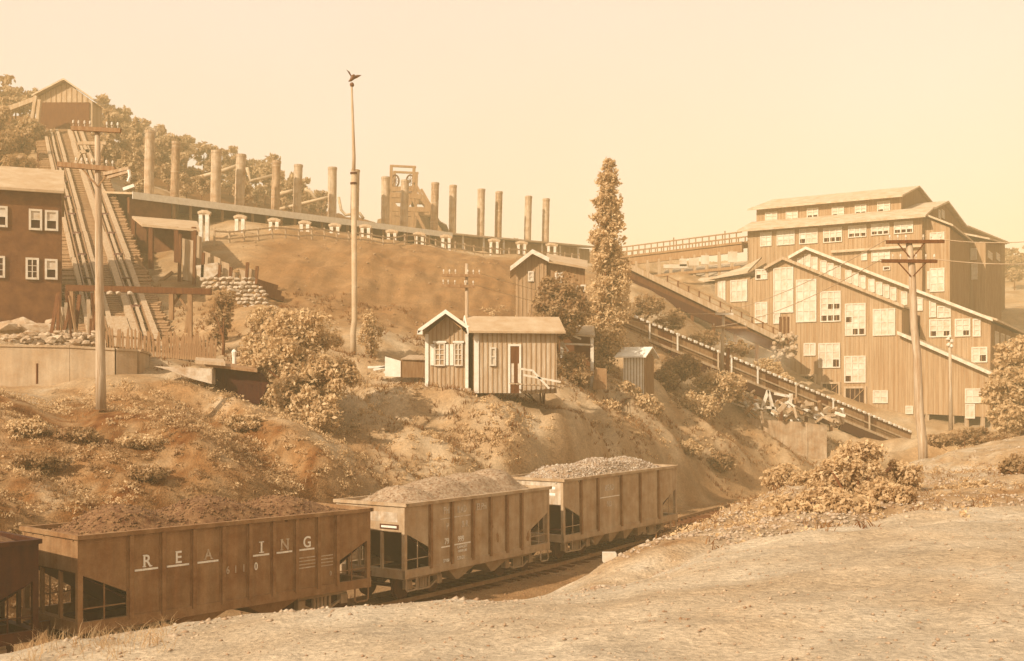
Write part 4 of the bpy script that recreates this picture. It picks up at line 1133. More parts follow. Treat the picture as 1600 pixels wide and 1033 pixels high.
# smokestacks
SP = [(235, 205, 305, 15), (275, 222, 310, 13), (339, 236, 318, 16), (376, 242, 323, 15), (432, 252, 330, 13), (466, 258, 334, 13), (520, 262, 340, 13.5), (555, 266, 345, 13),
      (603, 277, 352, 13), (632, 282, 357, 12.5), (679, 286, 363, 12), (708, 290, 367, 11.5), (752, 296, 373, 11.5), (779, 300, 376, 11), (825, 307, 381, 11), (853, 311, 383, 11)]
rnd_s = random.Random(3)
m_stack2 = pmat('sooty_stack_iron', 0.30, 0.35, 1.5, rough=0.7, streak=0.3)
for i, (px, ty, by, w) in enumerate(SP):
    Y = 101 + 41 * (px - 235) / 618.0
    b_, tp = P(px - 3 if px < 500 else px - 1.5, by + 8, Y), P(px + rnd_s.uniform(-1.2, 1.2), ty, Y)
    r = w / F * Y / 2
    where = 'among sixteen above the boiler house, ' + ORD[i] + ' from the left'
    s = thing('smokestack', f'tall iron smokestack {where}', 'smokestack', b_, group='smokestacks behind the boiler house roof')
    mb = MB(); mb.tube([b_ - Vector((0, 0, 2.5)), b_.lerp(tp, .5), tp], [r * 1.02, r, r], 14, cap=False); mb.tube([tp - Vector((0, 0, .02)), tp - Vector((0, 0, 2))], [r * .9, r * .9], 14)
    obj('shaft', mb, m_stack2 if i % 3 == 1 else m_stack, s, smooth=True)
    for f_ in (rnd_s.uniform(.2, .35), rnd_s.uniform(.5, .7), rnd_s.uniform(.82, .93)):
        c = b_.lerp(tp, f_); mb = MB(); mb.tube([c, c + Vector((0, 0, .10))], r * 1.03, 14); obj('band', mb, m_stack, s)
    mb = MB(); mb.tube([tp - Vector((0, 0, .22)), tp + Vector((0, 0, .02))], r * 1.08, 14, cap=False); obj('rim', mb, m_stack, s)
# white capped pipe bents in front of the boiler house
BP = [(319, 330, 377), (375, 337, 379), (428, 342, 381), (476, 346, 384), (523, 350, 386), (571, 352, 387), (612, 360, 392), (655, 364, 395), (697, 368, 398), (772, 374, 402), (815, 378, 404), (862, 381, 404)]
for i, (px, ty, by) in enumerate(BP):
    Y = 92 + 40 * (px - 319) / 543.0
    c = P(px, by, Y); zt2 = P(px, ty, Y).z
    s = thing('pipe_bent', f'whitewashed two legged bent with a lagged cap, {ORD[i]} from the left along the slope top', 'trestle bent', c, group='whitewashed bents along the top of the culm slope')
    w = 6.2 / F * Y
    for dx in (-1, 1):
        mb = MB(); mb.beam(c + Vector((dx * w * .8, 0, -.8)), c + Vector((dx * w * .8, 0, zt2 - c.z - .3)), .30); obj('leg', mb, m_whitewash, s)
    mb = MB(); mb.tube([Vector((c.x - w * 1.45, c.y + .1, zt2 - .25)), Vector((c.x - w * .5, c.y + .1, zt2 - .12)), Vector((c.x + w * .5, c.y + .1, zt2 - .15)), Vector((c.x + w * 1.45, c.y + .1, zt2 - .3))], .25, 8); obj('lagged_cap', mb, m_wood_l, s)
# low rail fence along the edge
a, c = P(335, 383, 90), P(905, 413, 131)
fe = thing('rail_fence', 'low post and rail fence along the top edge of the culm slope', 'fence', a)
N_ = 36
prev = None
for i in range(N_):
    q = a.lerp(c, i / (N_ - 1)); q.z = H(q.x, q.y) - .1
    zt2 = a.lerp(c, i / (N_ - 1)).z + 1.25
    zt2 = max(zt2, q.z + 1.1)
    mb = MB(); mb.beam(q, Vector((q.x, q.y, zt2)), .14); obj('post', mb, m_wood_l, fe)
    if prev:
        for dz in (.15, .7):
            mb = MB(); mb.beam(Vector((prev[0].x, prev[0].y - .08, prev[1] - dz)), Vector((q.x, q.y - .08, zt2 - dz)), .05, .13); obj('rail', mb, m_wood_l, fe)
    prev = (q, zt2)
# steam pipes zigzagging up the hillside behind the stacks
def pipe(name, label, pts, r):
    t = tag(obj(name, MB().tube(pts, r * .55, 8), m_pipe, smooth=True), label, 'pipe', 'steam pipes on the hillside')
    return t
pipe('steam_pipe', 'pale steam pipe slanting between the third and fourth smokestacks', [P(308, 278, 132), P(345, 268, 132), P(374, 258, 132)], .42)
pipe('steam_pipe', 'pale steam pipe with a kink between the fourth and fifth smokestacks', [P(386, 262, 134), P(391, 283, 134), P(428, 274, 134)], .40)
pipe('steam_pipe', 'pale steam pipe rising beside the sixth smokestack', [P(436, 327, 138), P(490, 314, 138), P(518, 307, 138)], .36)
pipe('steam_pipe', 'short pale steam pipe between the fifth and sixth smokestacks', [P(438, 303, 137), P(458, 298, 137)], .42)
pipe('steam_pipe', 'crooked pale steam pipe running down right of the sixth smokestack', [P(476, 296, 142), P(486, 300, 142), P(500, 322, 142)], .4)
pipe('steam_pipe', 'looped pale steam pipe beside the flagpole and seventh smokestack', [P(529, 308, 145), P(533, 328, 145), P(540, 336, 145), P(552, 334, 145), P(562, 333, 145), P(568, 342, 145)], .36)

# ------------------------------------------------------------------ mine headframe
hb = P(637, 366, 168)
hf = thing('headframe', 'timber mine headframe with two sheave wheels and sloping backstays', 'headframe', hb)
def hp(px, py, dy=0): 
    q = P(px, py, 168); q.y += dy; return q
for dy in (-2.2, 2.2):
    for a_, c_ in (((612, 368), (614, 264)), ((646, 368), (649, 266)), ((690, 366), (650, 290)), ((668, 368), (634, 300)), ((600, 366), (611, 300))):
        mb = MB(); mb.beam(hp(*a_, dy), hp(*c_, dy), .42); obj('leg', mb, m_wood_m, hf)
    for a_, c_ in (((613, 300), (648, 300)), ((612, 309), (660, 312)), ((606, 330), (676, 332))):
        mb = MB(); mb.beam(hp(*a_, dy), hp(*c_, dy), .5, .7); obj('crossbeam', mb, m_wood_m, hf)
    for a_, c_ in (((612, 312), (630, 340)), ((630, 340), (648, 312)), ((648, 302), (674, 332)), ((660, 300), (684, 342))):
        mb = MB(); mb.beam(hp(*a_, dy), hp(*c_, dy), .36); obj('brace', mb, m_wood_m, hf)
    mb = MB(); mb.beam(hp(612, 264, dy), hp(652, 266, dy), .3); obj('top_rail', mb, m_wood_m, hf)
for cx in (617.5, 641):
    c = hp(cx, 283); r = 9.5 / F * 168
    mb = MB(); pts = [c + Vector((.62 * r * math.cos(a_), 0, r * math.sin(a_))) for a_ in [k_ * math.pi / 8 for k_ in range(17)]]
    mb.tube(pts, .13, 5, cap=False)
    for k_ in range(4):
        a_ = k_ * math.pi / 4; q = Vector((.62 * r * math.cos(a_), 0, r * math.sin(a_))); mb.beam(c - q, c + q, .08)
    obj('sheave_wheel', mb, m_iron, hf)
hs = thing('headframe_house', 'dark boarded house with a pitched roof below the mine headframe', 'shed', P(640, 370, 176))
mb = MB(); mb.prism([P(585, 375, 174), P(672, 375, 174), P(668, 334, 174), P(630, 330, 174), P(590, 343, 174)], (0, 9, 0)); obj('wall', mb, m_wood_m, hs)
mb = MB(); mb.prism([P(664, 375, 174.5), P(690, 375, 174.5), P(690, 356, 174.5), P(664, 338, 174.5)], (0, 9, 0)); obj('side_room', mb, m_wood_m, hs)
mb = MB(); mb.prism([P(662, 334, 173.6), P(698, 353, 173.6), P(698, 351, 173.6), P(662, 331.5, 173.6)], (0, 10, 0)); obj('roof', mb, m_roof, hs)

# ------------------------------------------------------------------ inclined plane up the hill, with its head house
def pl(s, u):          # s = distance Y along the plane, u across (right positive)
    t_ = (s - 66) / 59.0
    return Vector((-22.6 - 27.6 * t_ + u, s, CZ + 2.45 + 0.466 * (s - 66)))
pn = thing('inclined_plane', 'steep timber hoisting plane with pale rail stringers climbing the left hillside', 'inclined plane', pl(66, 0))
spm = MB(); spm.box(-3.1, 3.1, -.14, .14, -.12, .10); spme = spm.mesh('sleeper', m_wood_m)
s = 64.8
while s < 126:
    o = obj('sleeper', spme, parent=pn); o.location = pl(s, random.uniform(-.12, .12)) - pn.location; o.rotation_euler = (R(25), random.uniform(-.02, .02), random.uniform(-.03, .03))
    s += .37 if s < 95 else .6
for u, wd in ((-2.0, .28), (-1.3, .18), (-.62, .28), (.75, .42), (1.4, .18), (2.0, .36)):
    for s0 in np.arange(64.4, 124, 6.0):
        mb = MB(); j = random.uniform(-.06, .06)
        mb.beam(pl(s0, u + j) + Vector((0, 0, .28)), pl(min(s0 + 5.96, 125.5), u + j * .5) + Vector((0, 0, .28)), wd, .3); obj('stringer', mb, m_wood_l, pn)
for u in (-1.7, -.9, 1.05, 1.75):
    mb = MB()
    for s0 in np.arange(65, 124, 4.0):
        mb.beam(pl(s0, u) + Vector((0, 0, .32)), pl(s0 + 4.01, u) + Vector((0, 0, .32)), .09, .2)
    obj('rail', mb, m_rail, pn)
for k_, u in enumerate((-.25, .2, .62)):
    mb = MB(); mb.beam(pl(64.8, u - .3) + Vector((0, 0, .5)), pl(71, u - .38) + Vector((0, 0, .5)), .42, .06); obj('walkway_board', mb, m_wood_l, pn)
for s0 in np.arange(67, 124, 5.0):
    for u in (-3.0, 3.0):
        q = pl(s0, u); gz = H(q.x, q.y) - .3
        if q.z - gz > .3:
            mb = MB(); mb.beam(Vector((q.x, q.y, gz)), q, .26); obj('trestle_post', mb, m_wood_d, pn)
# pulley rollers
for s0 in np.arange(68, 110, 5):
    for u in (-1.3, 1.4):
        mb = MB(); c = pl(s0, u) + Vector((0, 0, .35)); mb.tube([c - Vector((.3, 0, 0)), c + Vector((.3, 0, 0))], .16, 8); obj('rope_roller', mb, m_iron, pn)
hh = thing('head_house', 'pale gabled head house at the top of the inclined plane', 'head house', P(103, 200, 127))
HY = 127
pk, el, er = P(103, 128, HY), P(56, 152, HY), P(147, 158, HY)
base = P(100, 215, HY).z
mb = MB(); mb.prism([Vector((el.x + .2, HY, base)), Vector((er.x - .2, HY, base)), Vector((er.x - .2, HY, er.z)), pk, Vector((el.x + .2, HY, el.z))], (0, .3, 0)); w_ = obj('gable_wall', mb, m_wood_l, hh)
bb_ = Basis((el.x, HY), (1, 0)); q = MB(); bb_.battens(q, [(.2, base), (er.x - el.x - .2, base), (er.x - el.x - .2, er.z), (pk.x - el.x, pk.z), (.2, el.z)], .6, .09, .05); obj('battens', q, m_batten, w_, kind='stuff')
mb = MB(); a_, c_ = P(62, 160, HY - .1), P(140, 198, HY - .1); mb.box(a_.x, c_.x, HY - .12, HY - .06, c_.z - 1, a_.z); obj('portal_opening', mb, m_wood_d, hh)  # dark sheet stands for the shade inside the portal
for a_, c_ in ((pk, el), (pk, er)):
    e = c_ + (c_ - a_) * .06
    mb = MB(); mb.prism([a_ + Vector((0, -.7, .05)), e + Vector((0, -.7, .05)), e + Vector((0, 3, .05)), a_ + Vector((0, 3, .05))], (0, 0, .2)); obj('roof', mb, m_roof, hh)
for x, z_ in ((el.x + .2, el.z), (er.x - .5, er.z)):
    mb = MB(); mb.box(x, x + .3, HY + .3, HY + 3, base, z_); obj('side_wall', mb, m_wood_b, hh)
mb = MB(); mb.prism([P(0, 170, 124), P(56, 150, 124), P(56, 157, 124), P(0, 178, 124)], (0, .4, 0)); tag(obj('sloping_boom', mb, m_wood_l), 'long sloping timber running down left from the head house', 'timber')
for px, w in ((44, 3), (52, 3)):
    pass
ls = thing('leaning_trestle', 'pair of pale leaning timbers beside the head house portal', 'trestle', P(50, 215, 122))
for a_, c_ in (((46, 216), (56, 150)), ((56, 216), (62, 156))):
    mb = MB(); mb.beam(P(*a_, 122), P(*c_, 122), .35); obj('leg', mb, m_wood_l, ls)
mb = MB(); mb.beam(P(45, 205, 121.8), P(62, 205, 121.8), .2); obj('tie', mb, m_wood_l, ls)
# sheave frame beside the plane
sf = thing('sheave_frame', 'small white A shaped timber frame standing on the inclined plane', 'timber frame', P(140, 258, 103))
for a_, c_ in (((122, 224), (166, 224)), ((132, 227), (150, 258)), ((160, 227), (148, 258)), ((118, 256), (126, 238)), ((126, 238), (140, 236))):
    mb = MB(); mb.beam(P(*a_, 103), P(*c_, 103), .3); obj('bar', mb, m_wood_l, sf)
# cross timber gantry low on the plane
ga = thing('timber_gantry', 'dark horizontal beam on posts spanning the foot of the inclined plane', 'gantry', P(215, 545, 63))
mb = MB(); mb.beam(P(104, 450, 63), P(330, 456, 63), .3, .34); obj('beam', mb, m_wood_d, ga)
for px, by in ((112, 545), (268, 500), (297, 548)):
    mb = MB(); mb.beam(P(px, by, 63), P(px, 453, 63), .24); obj('post', mb, m_wood_m, ga)
for a_, c_ in (((268, 480), (283, 458)), ((297, 490), (276, 458)), ((290, 520), (297, 460))):
    mb = MB(); mb.beam(P(*a_, 63.2), P(*c_, 63.2), .13); obj('brace', mb, m_wood_m, ga)
for px in (172, 185, 203):
    mb = MB(); q = P(px, 458, 62.75); mb.blob(q, .17, jit=.3, sq=(1.1, .7, .8)); obj('pale_knob', mb, m_stone, ga)

# ------------------------------------------------------------------ dark building on the left
LY = 70
lb = thing('engine_house', 'dark two storey building with pale window frames at the left edge', 'building', P(40, 490, LY))
x1 = P(96, 400, LY).x; x0 = x1 - 14
ze_ = P(90, 303, LY).z; zb2 = P(50, 500, LY).z - 1
eu = Vector((.93, .37, 0)).normalized(); en = Vector((-eu.y, eu.x, 0))
e0_ = Vector((x1, LY, 0)) - eu * 14
EB = Basis((e0_.x, e0_.y), (eu.x, eu.y))
mb = MB(); EB.poly(mb, [(0, zb2), (14, zb2), (14, ze_), (0, ze_)], .3); obj('wall', mb, m_brick, lb)
mb = MB(); mb.prism([EB.pt(14, -.3, zb2), EB.pt(14, -9, zb2), EB.pt(14, -9, ze_), EB.pt(14, -.3, ze_)], eu * -.3); obj('side_wall', mb, m_brick, lb)
zt3 = P(90, 276, LY + 4).z
mb = MB(); mb.prism([EB.pt(-.4, .5, ze_ - .05), EB.pt(14.15, .5, ze_ - .05), EB.pt(14.15, -4.5, zt3 + .3), EB.pt(-.4, -4.5, zt3 + .3)], (0, 0, .16)); obj('roof', mb, m_roof_l, lb)
mb = MB(); mb.prism([EB.pt(-.4, -4.5, zt3 + .3), EB.pt(14.15, -4.5, zt3 + .3), EB.pt(14.15, -9.5, ze_), EB.pt(-.4, -9.5, ze_)], (0, 0, .16)); obj('roof', mb, m_roof_l, lb)
for x0_, y0, x1_, y1, dk in ((-14, 322, 12, 355, [(0, 0)]), (45, 327, 66, 360, [(0, 0)]), (70, 329, 91, 361, [(0, 0)]), (-16, 400, 8, 434, ()), (40, 403, 61, 437, ()), (70, 405, 90, 437, [(0, 0)])):
    px_window(lb, EB, x0_, y0, x1_, y1, 1 if dk else 2, 2 if dk else 3, dk, fw=.13, mull=.03, gm=m_glass if dk else m_steel_in)
# concrete retaining wall, curved at its right end
wp = [P(-260, 545, 47.5), P(-100, 542, 48.5), P(0, 541, 49.2), P(110, 543, 49.6), P(180, 547, 50), P(212, 549, 50.6), P(226, 553, 52), P(229, 556, 55)]
cw = tag(obj('retaining_wall', MB(), m_conc), 'long pale concrete retaining wall with a rounded right end, at the left', 'wall') if False else None
mb = MB()
for a_, c_ in zip(wp[:-1], wp[1:]):
    d = (c_ - a_); d.z = 0; nn = Vector((d.y, -d.x, 0)).normalized() * .18
    g0, g1 = H(a_.x, a_.y) - .5, H(c_.x, c_.y) - .5
    mb.hexa([Vector((a_.x, a_.y, g0)) + nn, Vector((c_.x, c_.y, g1)) + nn, Vector((c_.x, c_.y, g1)) - nn, Vector((a_.x, a_.y, g0)) - nn, a_ + nn, c_ + nn, c_ - nn, a_ - nn])
cw = thing('retaining_wall', 'long pale concrete retaining wall with a rounded right end, at the left', 'wall', (wp[2].x, wp[2].y, H(wp[2].x, wp[2].y)))
obj('wall_face', mb, m_conc, cw)
mb = MB()
for a_, c_ in zip(wp[:-1], wp[1:]):
    mb.beam(a_ + Vector((0, 0, .03)), c_ + Vector((0, 0, .03)), .46, .1)
obj('coping', mb, m_conc, cw)
st = tag(obj('stake', MB().tube([P(58, 600, 47), P(58, 568, 47)], .05, 6), m_wood_d), 'short dark stake standing before the concrete wall', 'stake')
# picket fence at the foot of the plane
fp = [P(168, 548, 57), P(262, 556, 57), P(335, 561, 56)]
pf = thing('picket_fence', 'weathered picket fence across the foot of the inclined plane', 'fence', P(250, 560, 57))
pkm = MB(); pkm.hexa([(-.055, -.02, 0), (.055, -.02, 0), (.055, .02, 0), (-.055, .02, 0), (-.05, -.02, 1.2), (.05, -.02, 1.2), (.05, .02, 1.2), (-.05, .02, 1.2)])
pkm.hexa([(-.05, -.02, 1.2), (.05, -.02, 1.2), (.05, .02, 1.2), (-.05, .02, 1.2), (-.004, -.02, 1.32), (.004, -.02, 1.32), (.004, .02, 1.32), (-.004, .02, 1.32)])
pkme = pkm.mesh('picket', m_wood_m)
for i in range(40):
    f_ = i / 39 * 2; a_, c_ = fp[int(min(f_, 1))], fp[int(min(f_, 1)) + 1]; q = a_.lerp(c_, f_ - int(min(f_, 1)))
    o = obj('picket', pkme, parent=pf); o.location = q + Vector((0, 0, -.12)) - pf.location; o.scale.z = random.uniform(.78, 1.08); o.rotation_euler = (random.uniform(-.05, .05), random.uniform(-.09, .09), 0)
for a_, c_ in zip(fp[:-1], fp[1:]):
    for dz in (.2, .75):
        mb = MB(); mb.beam(a_ + Vector((0, .05, dz)), c_ + Vector((0, .05, dz)), .04, .1); obj('rail', mb, m_wood_m, pf)
# rubble and leaning boards in front of the dark building
RB = [(14, 512, 60, 1.0), (36, 508, 60, .9), (62, 514, 60, 1.15), (84, 506, 61, .8), (70, 528, 58, .7), (98, 530, 58, .75), (110, 520, 59, .6), (45, 532, 57, .6), (122, 534, 57, .55), (20, 534, 57, .5)]
for i, (px, py, Y, r) in enumerate(RB):
    q = P(px, py, Y); mb = MB(); rr_ = random.Random(i); mb.blob(q, r * .6, jit=.38, sq=(1.3, .9, .7), rnd=rr_)
    wd = ['pale boulder left of the leaning stake', 'flat pale boulder second from the photo edge', 'largest pale boulder below the dark building', 'small boulder right below the building corner', 'low boulder lying just above the concrete wall', 'rounded boulder beside the leaning planks', 'small boulder under the planks by the plane foot', 'half buried boulder just behind the wall top', 'rightmost small boulder against the plank pile', 'lowest boulder at the left edge above the wall'][i]
    tag(obj('boulder', mb, m_rubble), wd, 'boulder', 'boulders above the concrete wall')
mb = MB()
for i in range(170):
    f_ = random.random(); mb.blob(P(random.uniform(-6, 150), 541 - 22 * random.random() ** 1.5 * (1.2 - f_ * .5), random.uniform(55.5, 60)), random.uniform(.08, .26), jit=.4, sq=(1.3, 1, .7))
tag(obj('rubble', mb, m_rubble), 'loose broken stone strewn behind the concrete retaining wall', 'rubble', kind='stuff')
lp = thing('leaning_planks', 'jumble of dark planks and poles leaning at the plane foot', 'planks', P(115, 545, 58))
for i in range(22):
    px = random.uniform(88, 160); Y = random.uniform(57.5, 60)
    mb = MB(); mb.beam(P(px + random.uniform(-14, 14), random.uniform(525, 550), Y), P(px, random.uniform(450, 500), Y + .6), random.uniform(.08, .22), .07)
    obj('plank', mb, random.choice((m_wood_d, m_wood_d, m_wood_m, m_wood_l)), lp)
# open shed with the sloping pale roof, right of the plane
osd = thing('open_shed', 'open fronted shed with a sloping pale roof right of the inclined plane', 'shed', P(255, 440, 82))
r0, r1, r2, r3 = P(207, 342, 84), P(312, 357, 84), P(312, 352, 92), P(214, 330, 92)
mb = MB(); mb.prism([P(222, 354, 81), P(312, 362, 81), P(308, 349, 90), P(206, 341, 90)], (0, 0, .18)); obj('roof', mb, m_roof_l, osd)
for px, by, Y in ((236, 420, 81.2), (276, 410, 81.2), (303, 440, 81.2), (209, 400, 89)):
    mb = MB(); mb.beam(P(px, by, Y), P(px, 355 if Y < 85 else 342, Y), .3); obj('post', mb, m_wood_d, osd)
mb = MB(); mb.prism([P(206, 450, 90), P(308, 430, 90), P(308, 350, 90), P(206, 343, 90)], (0, .3, 0)); obj('back_wall', mb, m_brick, osd)
for a_, c_ in (((212, 400), (245, 450)), ((240, 448), (270, 425)), ((262, 455), (300, 425))):
    mb = MB(); mb.beam(P(*a_, 81), P(*c_, 81), .2); obj('brace', mb, m_wood_m, osd)
# timber crib with stone blocks stepping down the slope
cb = thing('timber_crib', 'pale plank cribbing and posts holding the top of the stone steps', 'cribbing', P(330, 440, 79))
for x0_, y0, x1_, y1, Y in ((284, 372, 302, 440, 80), (304, 366, 314, 405, 80), (318, 392, 328, 432, 79), (334, 400, 344, 440, 79), (346, 408, 358, 446, 78.5), (361, 424, 372, 446, 78), (374, 420, 384, 442, 78), (386, 418, 398, 440, 78)):
    mb = MB(); a_, c_ = P(x0_, y0, Y), P(x1_, y1, Y); mb.prism([a_, P(x1_, y0 + 4, Y), c_, P(x0_ + 2, y1 - 3, Y)], (0, .3, 0)); obj('crib_board', mb, m_wood_l, cb)
for px, y0, y1, Y in ((280, 366, 440, 79.6), (303, 360, 446, 79.6), (316, 395, 440, 78.6), (359, 418, 448, 77.6), (385, 410, 440, 77.6), (400, 416, 438, 77.6), (342, 414, 442, 78.2)):
    mb = MB(); mb.beam(P(px, y1, Y), P(px + 2, y0, Y), .2); obj('post', mb, m_wood_d, cb)
mb = MB(); mb.prism([P(306, 415, 78.5), P(340, 410, 78.5), P(343, 425, 78.5), P(325, 440, 78.5), P(308, 430, 78.5)], (0, .5, 0)); obj('crib_face', mb, m_stone, cb)
for dx, y_ in ((0, 440), (6, 449), (10, 458)):
    mb = MB(); mb.beam(P(400 + dx, y_, 76), P(432 + dx, y_ + 10, 77), .35); obj('crib_log', mb, m_wood_d, cb)
rw = thing('stone_wall', 'pale dry stone wall of rough blocks stepping down the slope', 'stone wall', P(380, 480, 72))
sm_ = []
for i in range(5):
    mb = MB(); mb.blob((0, 0, 0), .5, jit=.22, sq=(1.1, .8, .72), rnd=random.Random(40 + i)); sm_.append(mb.mesh('stone', m_stone))
row = 0
y_ = 436.0
while y_ < 520:
    f_ = (y_ - 436) / 84
    xl, xr = 338 + f_ * 82, 402 + min(1, f_ * 1.2) * 42
    if y_ < 450: xl = 318
    Y = 77 - f_ * 8
    px = xl + (row % 2) * 4
    while px < xr:
        o = obj('stone', sm_[random.randrange(5)], parent=rw)
        q = P(px + random.uniform(-1, 1), y_ + random.uniform(-1, 1), Y + random.uniform(-.12, .12)); o.location = q - rw.location
        k_ = random.uniform(.38, .56); o.scale = (k_ * random.uniform(.9, 1.4), k_ * 1.3, k_ * random.uniform(.8, 1.0)); o.rotation_euler = (random.uniform(-.2, .2), random.uniform(-.2, .2), random.uniform(0, 6))
        px += random.uniform(8.0, 12)
    y_ += 6.3; row += 1
# recess in the bank, its shade put in as a dark panel, and its pale slab roof
rc = thing('timber_culvert', 'dark shaded opening in the bank under flat pale planks', 'culvert', P(370, 612, 50))
mb = MB(); mb.prism([P(333, 622, 49.5), P(405, 632, 49.5), P(420, 600, 49.5), P(408, 582, 49.5), P(333, 574, 49.5)], (0, .25, 0)); obj('shade_panel', mb, pmat('recess_shade', .045, .4, 3, **W), rc)  # dark panel: the shade inside the recess as a colour
mb = MB(); mb.prism([P(322, 573, 49), P(402, 582, 49), P(398, 572, 52), P(315, 565, 52)], (0, 0, .12)); obj('roof_plank', mb, m_wood_m, rc)
mb = MB(); mb.prism([P(305, 568, 48.8), P(352, 572, 48.8), P(350, 566, 50.5), P(306, 563, 50.5)], (0, 0, .14)); obj('roof_plank', mb, m_wood_l, rc)
mb = MB(); mb.prism([P(240, 572, 48.6), P(331, 576, 48.6), P(331, 600, 48.6), P(300, 592, 48.6), P(262, 578, 48.6)], (0, .6, 0)); obj('stone_facing', mb, m_stone, rc)
wpo = tag(obj('marker_post', MB().tube([P(366, 572, 51), P(366, 556, 51), P(366, 550, 51), P(366, 546, 51)], [.09, .09, .13, .05], 8), m_white), 'small white round topped post beside the dark opening', 'post')
# ------------------------------------------------------------------ poles
def crossarm(par, a, c, mat, pins, brace=None, w=.13):
    mb = MB(); mb.beam(a, c, w, w * 1.15); arm = obj('crossarm', mb, mat, par)
    for f_ in pins:
        q = a.lerp(c, f_) + Vector((0, 0, w * .5))
        mb = MB(); mb.tube([q, q + Vector((0, 0, .10)), q + Vector((0, 0, .13)), q + Vector((0, 0, .22)), q + Vector((0, 0, .25))], [.013, .015, .042, .038, .015], 7)
        obj('insulator', mb, m_trim, arm)
    for p0, p1 in brace or ():
        mb = MB(); mb.beam(p0, p1, .035, .05); obj('brace', mb, mat, par)
    return arm
up_ = thing('telegraph_pole', 'tall leaning telegraph pole with two crossarms on the mound before the breaker', 'telegraph pole', P(1443, 727, 50))
rp0, rp1 = P(1443, 734, 50), P(1421, 376, 50)
lean = lambda f_: rp0.lerp(rp1, f_)
mb = MB(); mb.tube([lean(i / 8) + Vector((.04 * math.sin(i * 2.1), 0, 0)) for i in range(9)], [.21 - .07 * i / 8 for i in range(9)], 12); obj('pole_shaft', mb, m_pole, up_, smooth=True)
y50 = Vector((0, -.16, 0))
crossarm(up_, P(1383, 379, 50) + y50, P(1473, 378, 50) + y50, m_wood_d, (.06, .2, .34, .64, .78, .94), [(P(1400, 380, 50) + y50, P(1419, 402, 50) + y50), (P(1443, 380, 50) + y50, P(1425, 402, 50) + y50)])
crossarm(up_, P(1376, 408.5, 50) + y50, P(1462, 409, 50) + y50, m_wood_d, (.04, .2, .34, .62, .8, .95), [(P(1401, 410, 50) + y50, P(1421, 432, 50) + y50), (P(1446, 410, 50) + y50, P(1425, 432, 50) + y50)])
tl = thing('telegraph_pole', 'tall telegraph pole before the concrete wall and inclined plane', 'telegraph pole', P(157, 634, 43))
lp0, lp1 = P(158, 640, 43), P(152, 200, 43)
mb = MB(); mb.tube([lp0.lerp(lp1, i / 8) for i in range(9)], [.20 - .10 * i / 8 for i in range(9)], 12); obj('pole_shaft', mb, m_pole, tl, smooth=True)
y43 = Vector((0, -.16, 0))
crossarm(tl, P(93, 258, 43) + y43, P(182, 266, 43) + y43, m_wood_m, (.32, .42, .51, .6, .85, .96), [(P(128, 262, 43) + y43, P(154, 292, 43) + y43), (P(176, 266, 43) + y43, P(156, 292, 43) + y43)], .16)
crossarm(tl, P(114, 202, 43) + y43, P(191, 206, 43) + y43, m_wood_m, (.04, .15, .27, .38, .72, .82, .94), None, .14)
rg = obj('side_arm', MB().beam(P(163, 272, 42.8), P(202, 263, 42.6), .12).beam(P(168, 278, 42.8), P(202, 268, 42.6), .1), m_wood_l, tl)
mb = MB(); mb.tube([P(201, 265, 42.6), P(203, 276, 42.6), P(200, 284, 42.6)], .06, 6); mb.beam(P(193, 296, 42.6), P(210, 290, 42.6), .12); obj('side_insulator', mb, m_white, tl)
mp = thing('telegraph_pole', 'slim telegraph pole between the two conveyors with two short crossarms', 'telegraph pole', P(1128, 580, 84))
mb = MB(); mb.tube([P(1127, 594, 84), P(1131, 487, 84)], [.16, .11], 10); obj('pole_shaft', mb, m_pole, mp, smooth=True)
crossarm(mp, P(1118, 490, 83.8), P(1146, 491, 83.8), m_whitewash, (.1, .9), None, .15); crossarm(mp, P(1112, 512, 83.8), P(1168, 512, 83.8), m_wood_m, (.06, .94), None, .13)
mb = MB(); mb.tube([P(1136, 582, 83.5), P(1138, 544, 83.5)], .14, 8); obj('stub_post', mb, m_wood_d, mp)
sp_ = thing('lamp_pole', 'thin pole with a knobbly white top in front of the chute shed', 'pole', P(1485, 676, 90))
mb = MB(); mb.tube([P(1486, 684, 90), P(1485, 600, 90), P(1484, 526, 90)], [.19, .13, .10], 9); obj('pole_shaft', mb, m_pole, sp_, smooth=True)
for dx, dy in ((-3, 530), (3, 533), (-2, 539), (2.5, 541), (0, 526)):
    mb = MB(); mb.blob(P(1484 + dx, dy, 89.9), .17, jit=.2); obj('insulator', mb, m_whitewash, sp_)
fp_ = thing('flagpole', 'very tall two part flagpole topped by a ball and a bronze eagle', 'flagpole', P(552, 566, 64))
a_, m_, e_ = P(552.5, 572, 64), P(552.8, 268, 64), P(549.5, 133, 64)
mb = MB(); mb.tube([a_, P(551.5, 520, 64), P(554, 500, 64), m_], [.18, .17, .165, .15], 12); obj('lower_mast', mb, m_mast, fp_, smooth=True)
mb = MB(); mb.tube([P(552.2, 290, 64), P(553, 245, 64), e_], [.12, .10, .055], 10); obj('upper_mast', mb, m_wood_l, fp_, smooth=True)
for y_ in (272, 288):
    mb = MB(); q = P(552.7, y_, 64); mb.tube([q, q + Vector((0, 0, .1))], .2, 12); obj('mast_band', mb, m_iron, fp_)
mb = MB()
c = P(550, 132.5, 64)
for k_ in range(6):
    pass
mb.tube([c + Vector((0, 0, -.13)), c + Vector((0, 0, -.09)), c, c + Vector((0, 0, .09)), c + Vector((0, 0, .13))], [.04, .1, .13, .1, .04], 10); obj('ball', mb, m_bronze, fp_, smooth=True)
eg = lambda px, py: P(px, py, 64)
mb = MB(); mb.tube([eg(544.5, 127.5), eg(548, 125.5), eg(551, 122), eg(551.5, 119), eg(553, 117.3), eg(555, 117.6)], [.02, .08, .13, .10, .06, .02], 8)
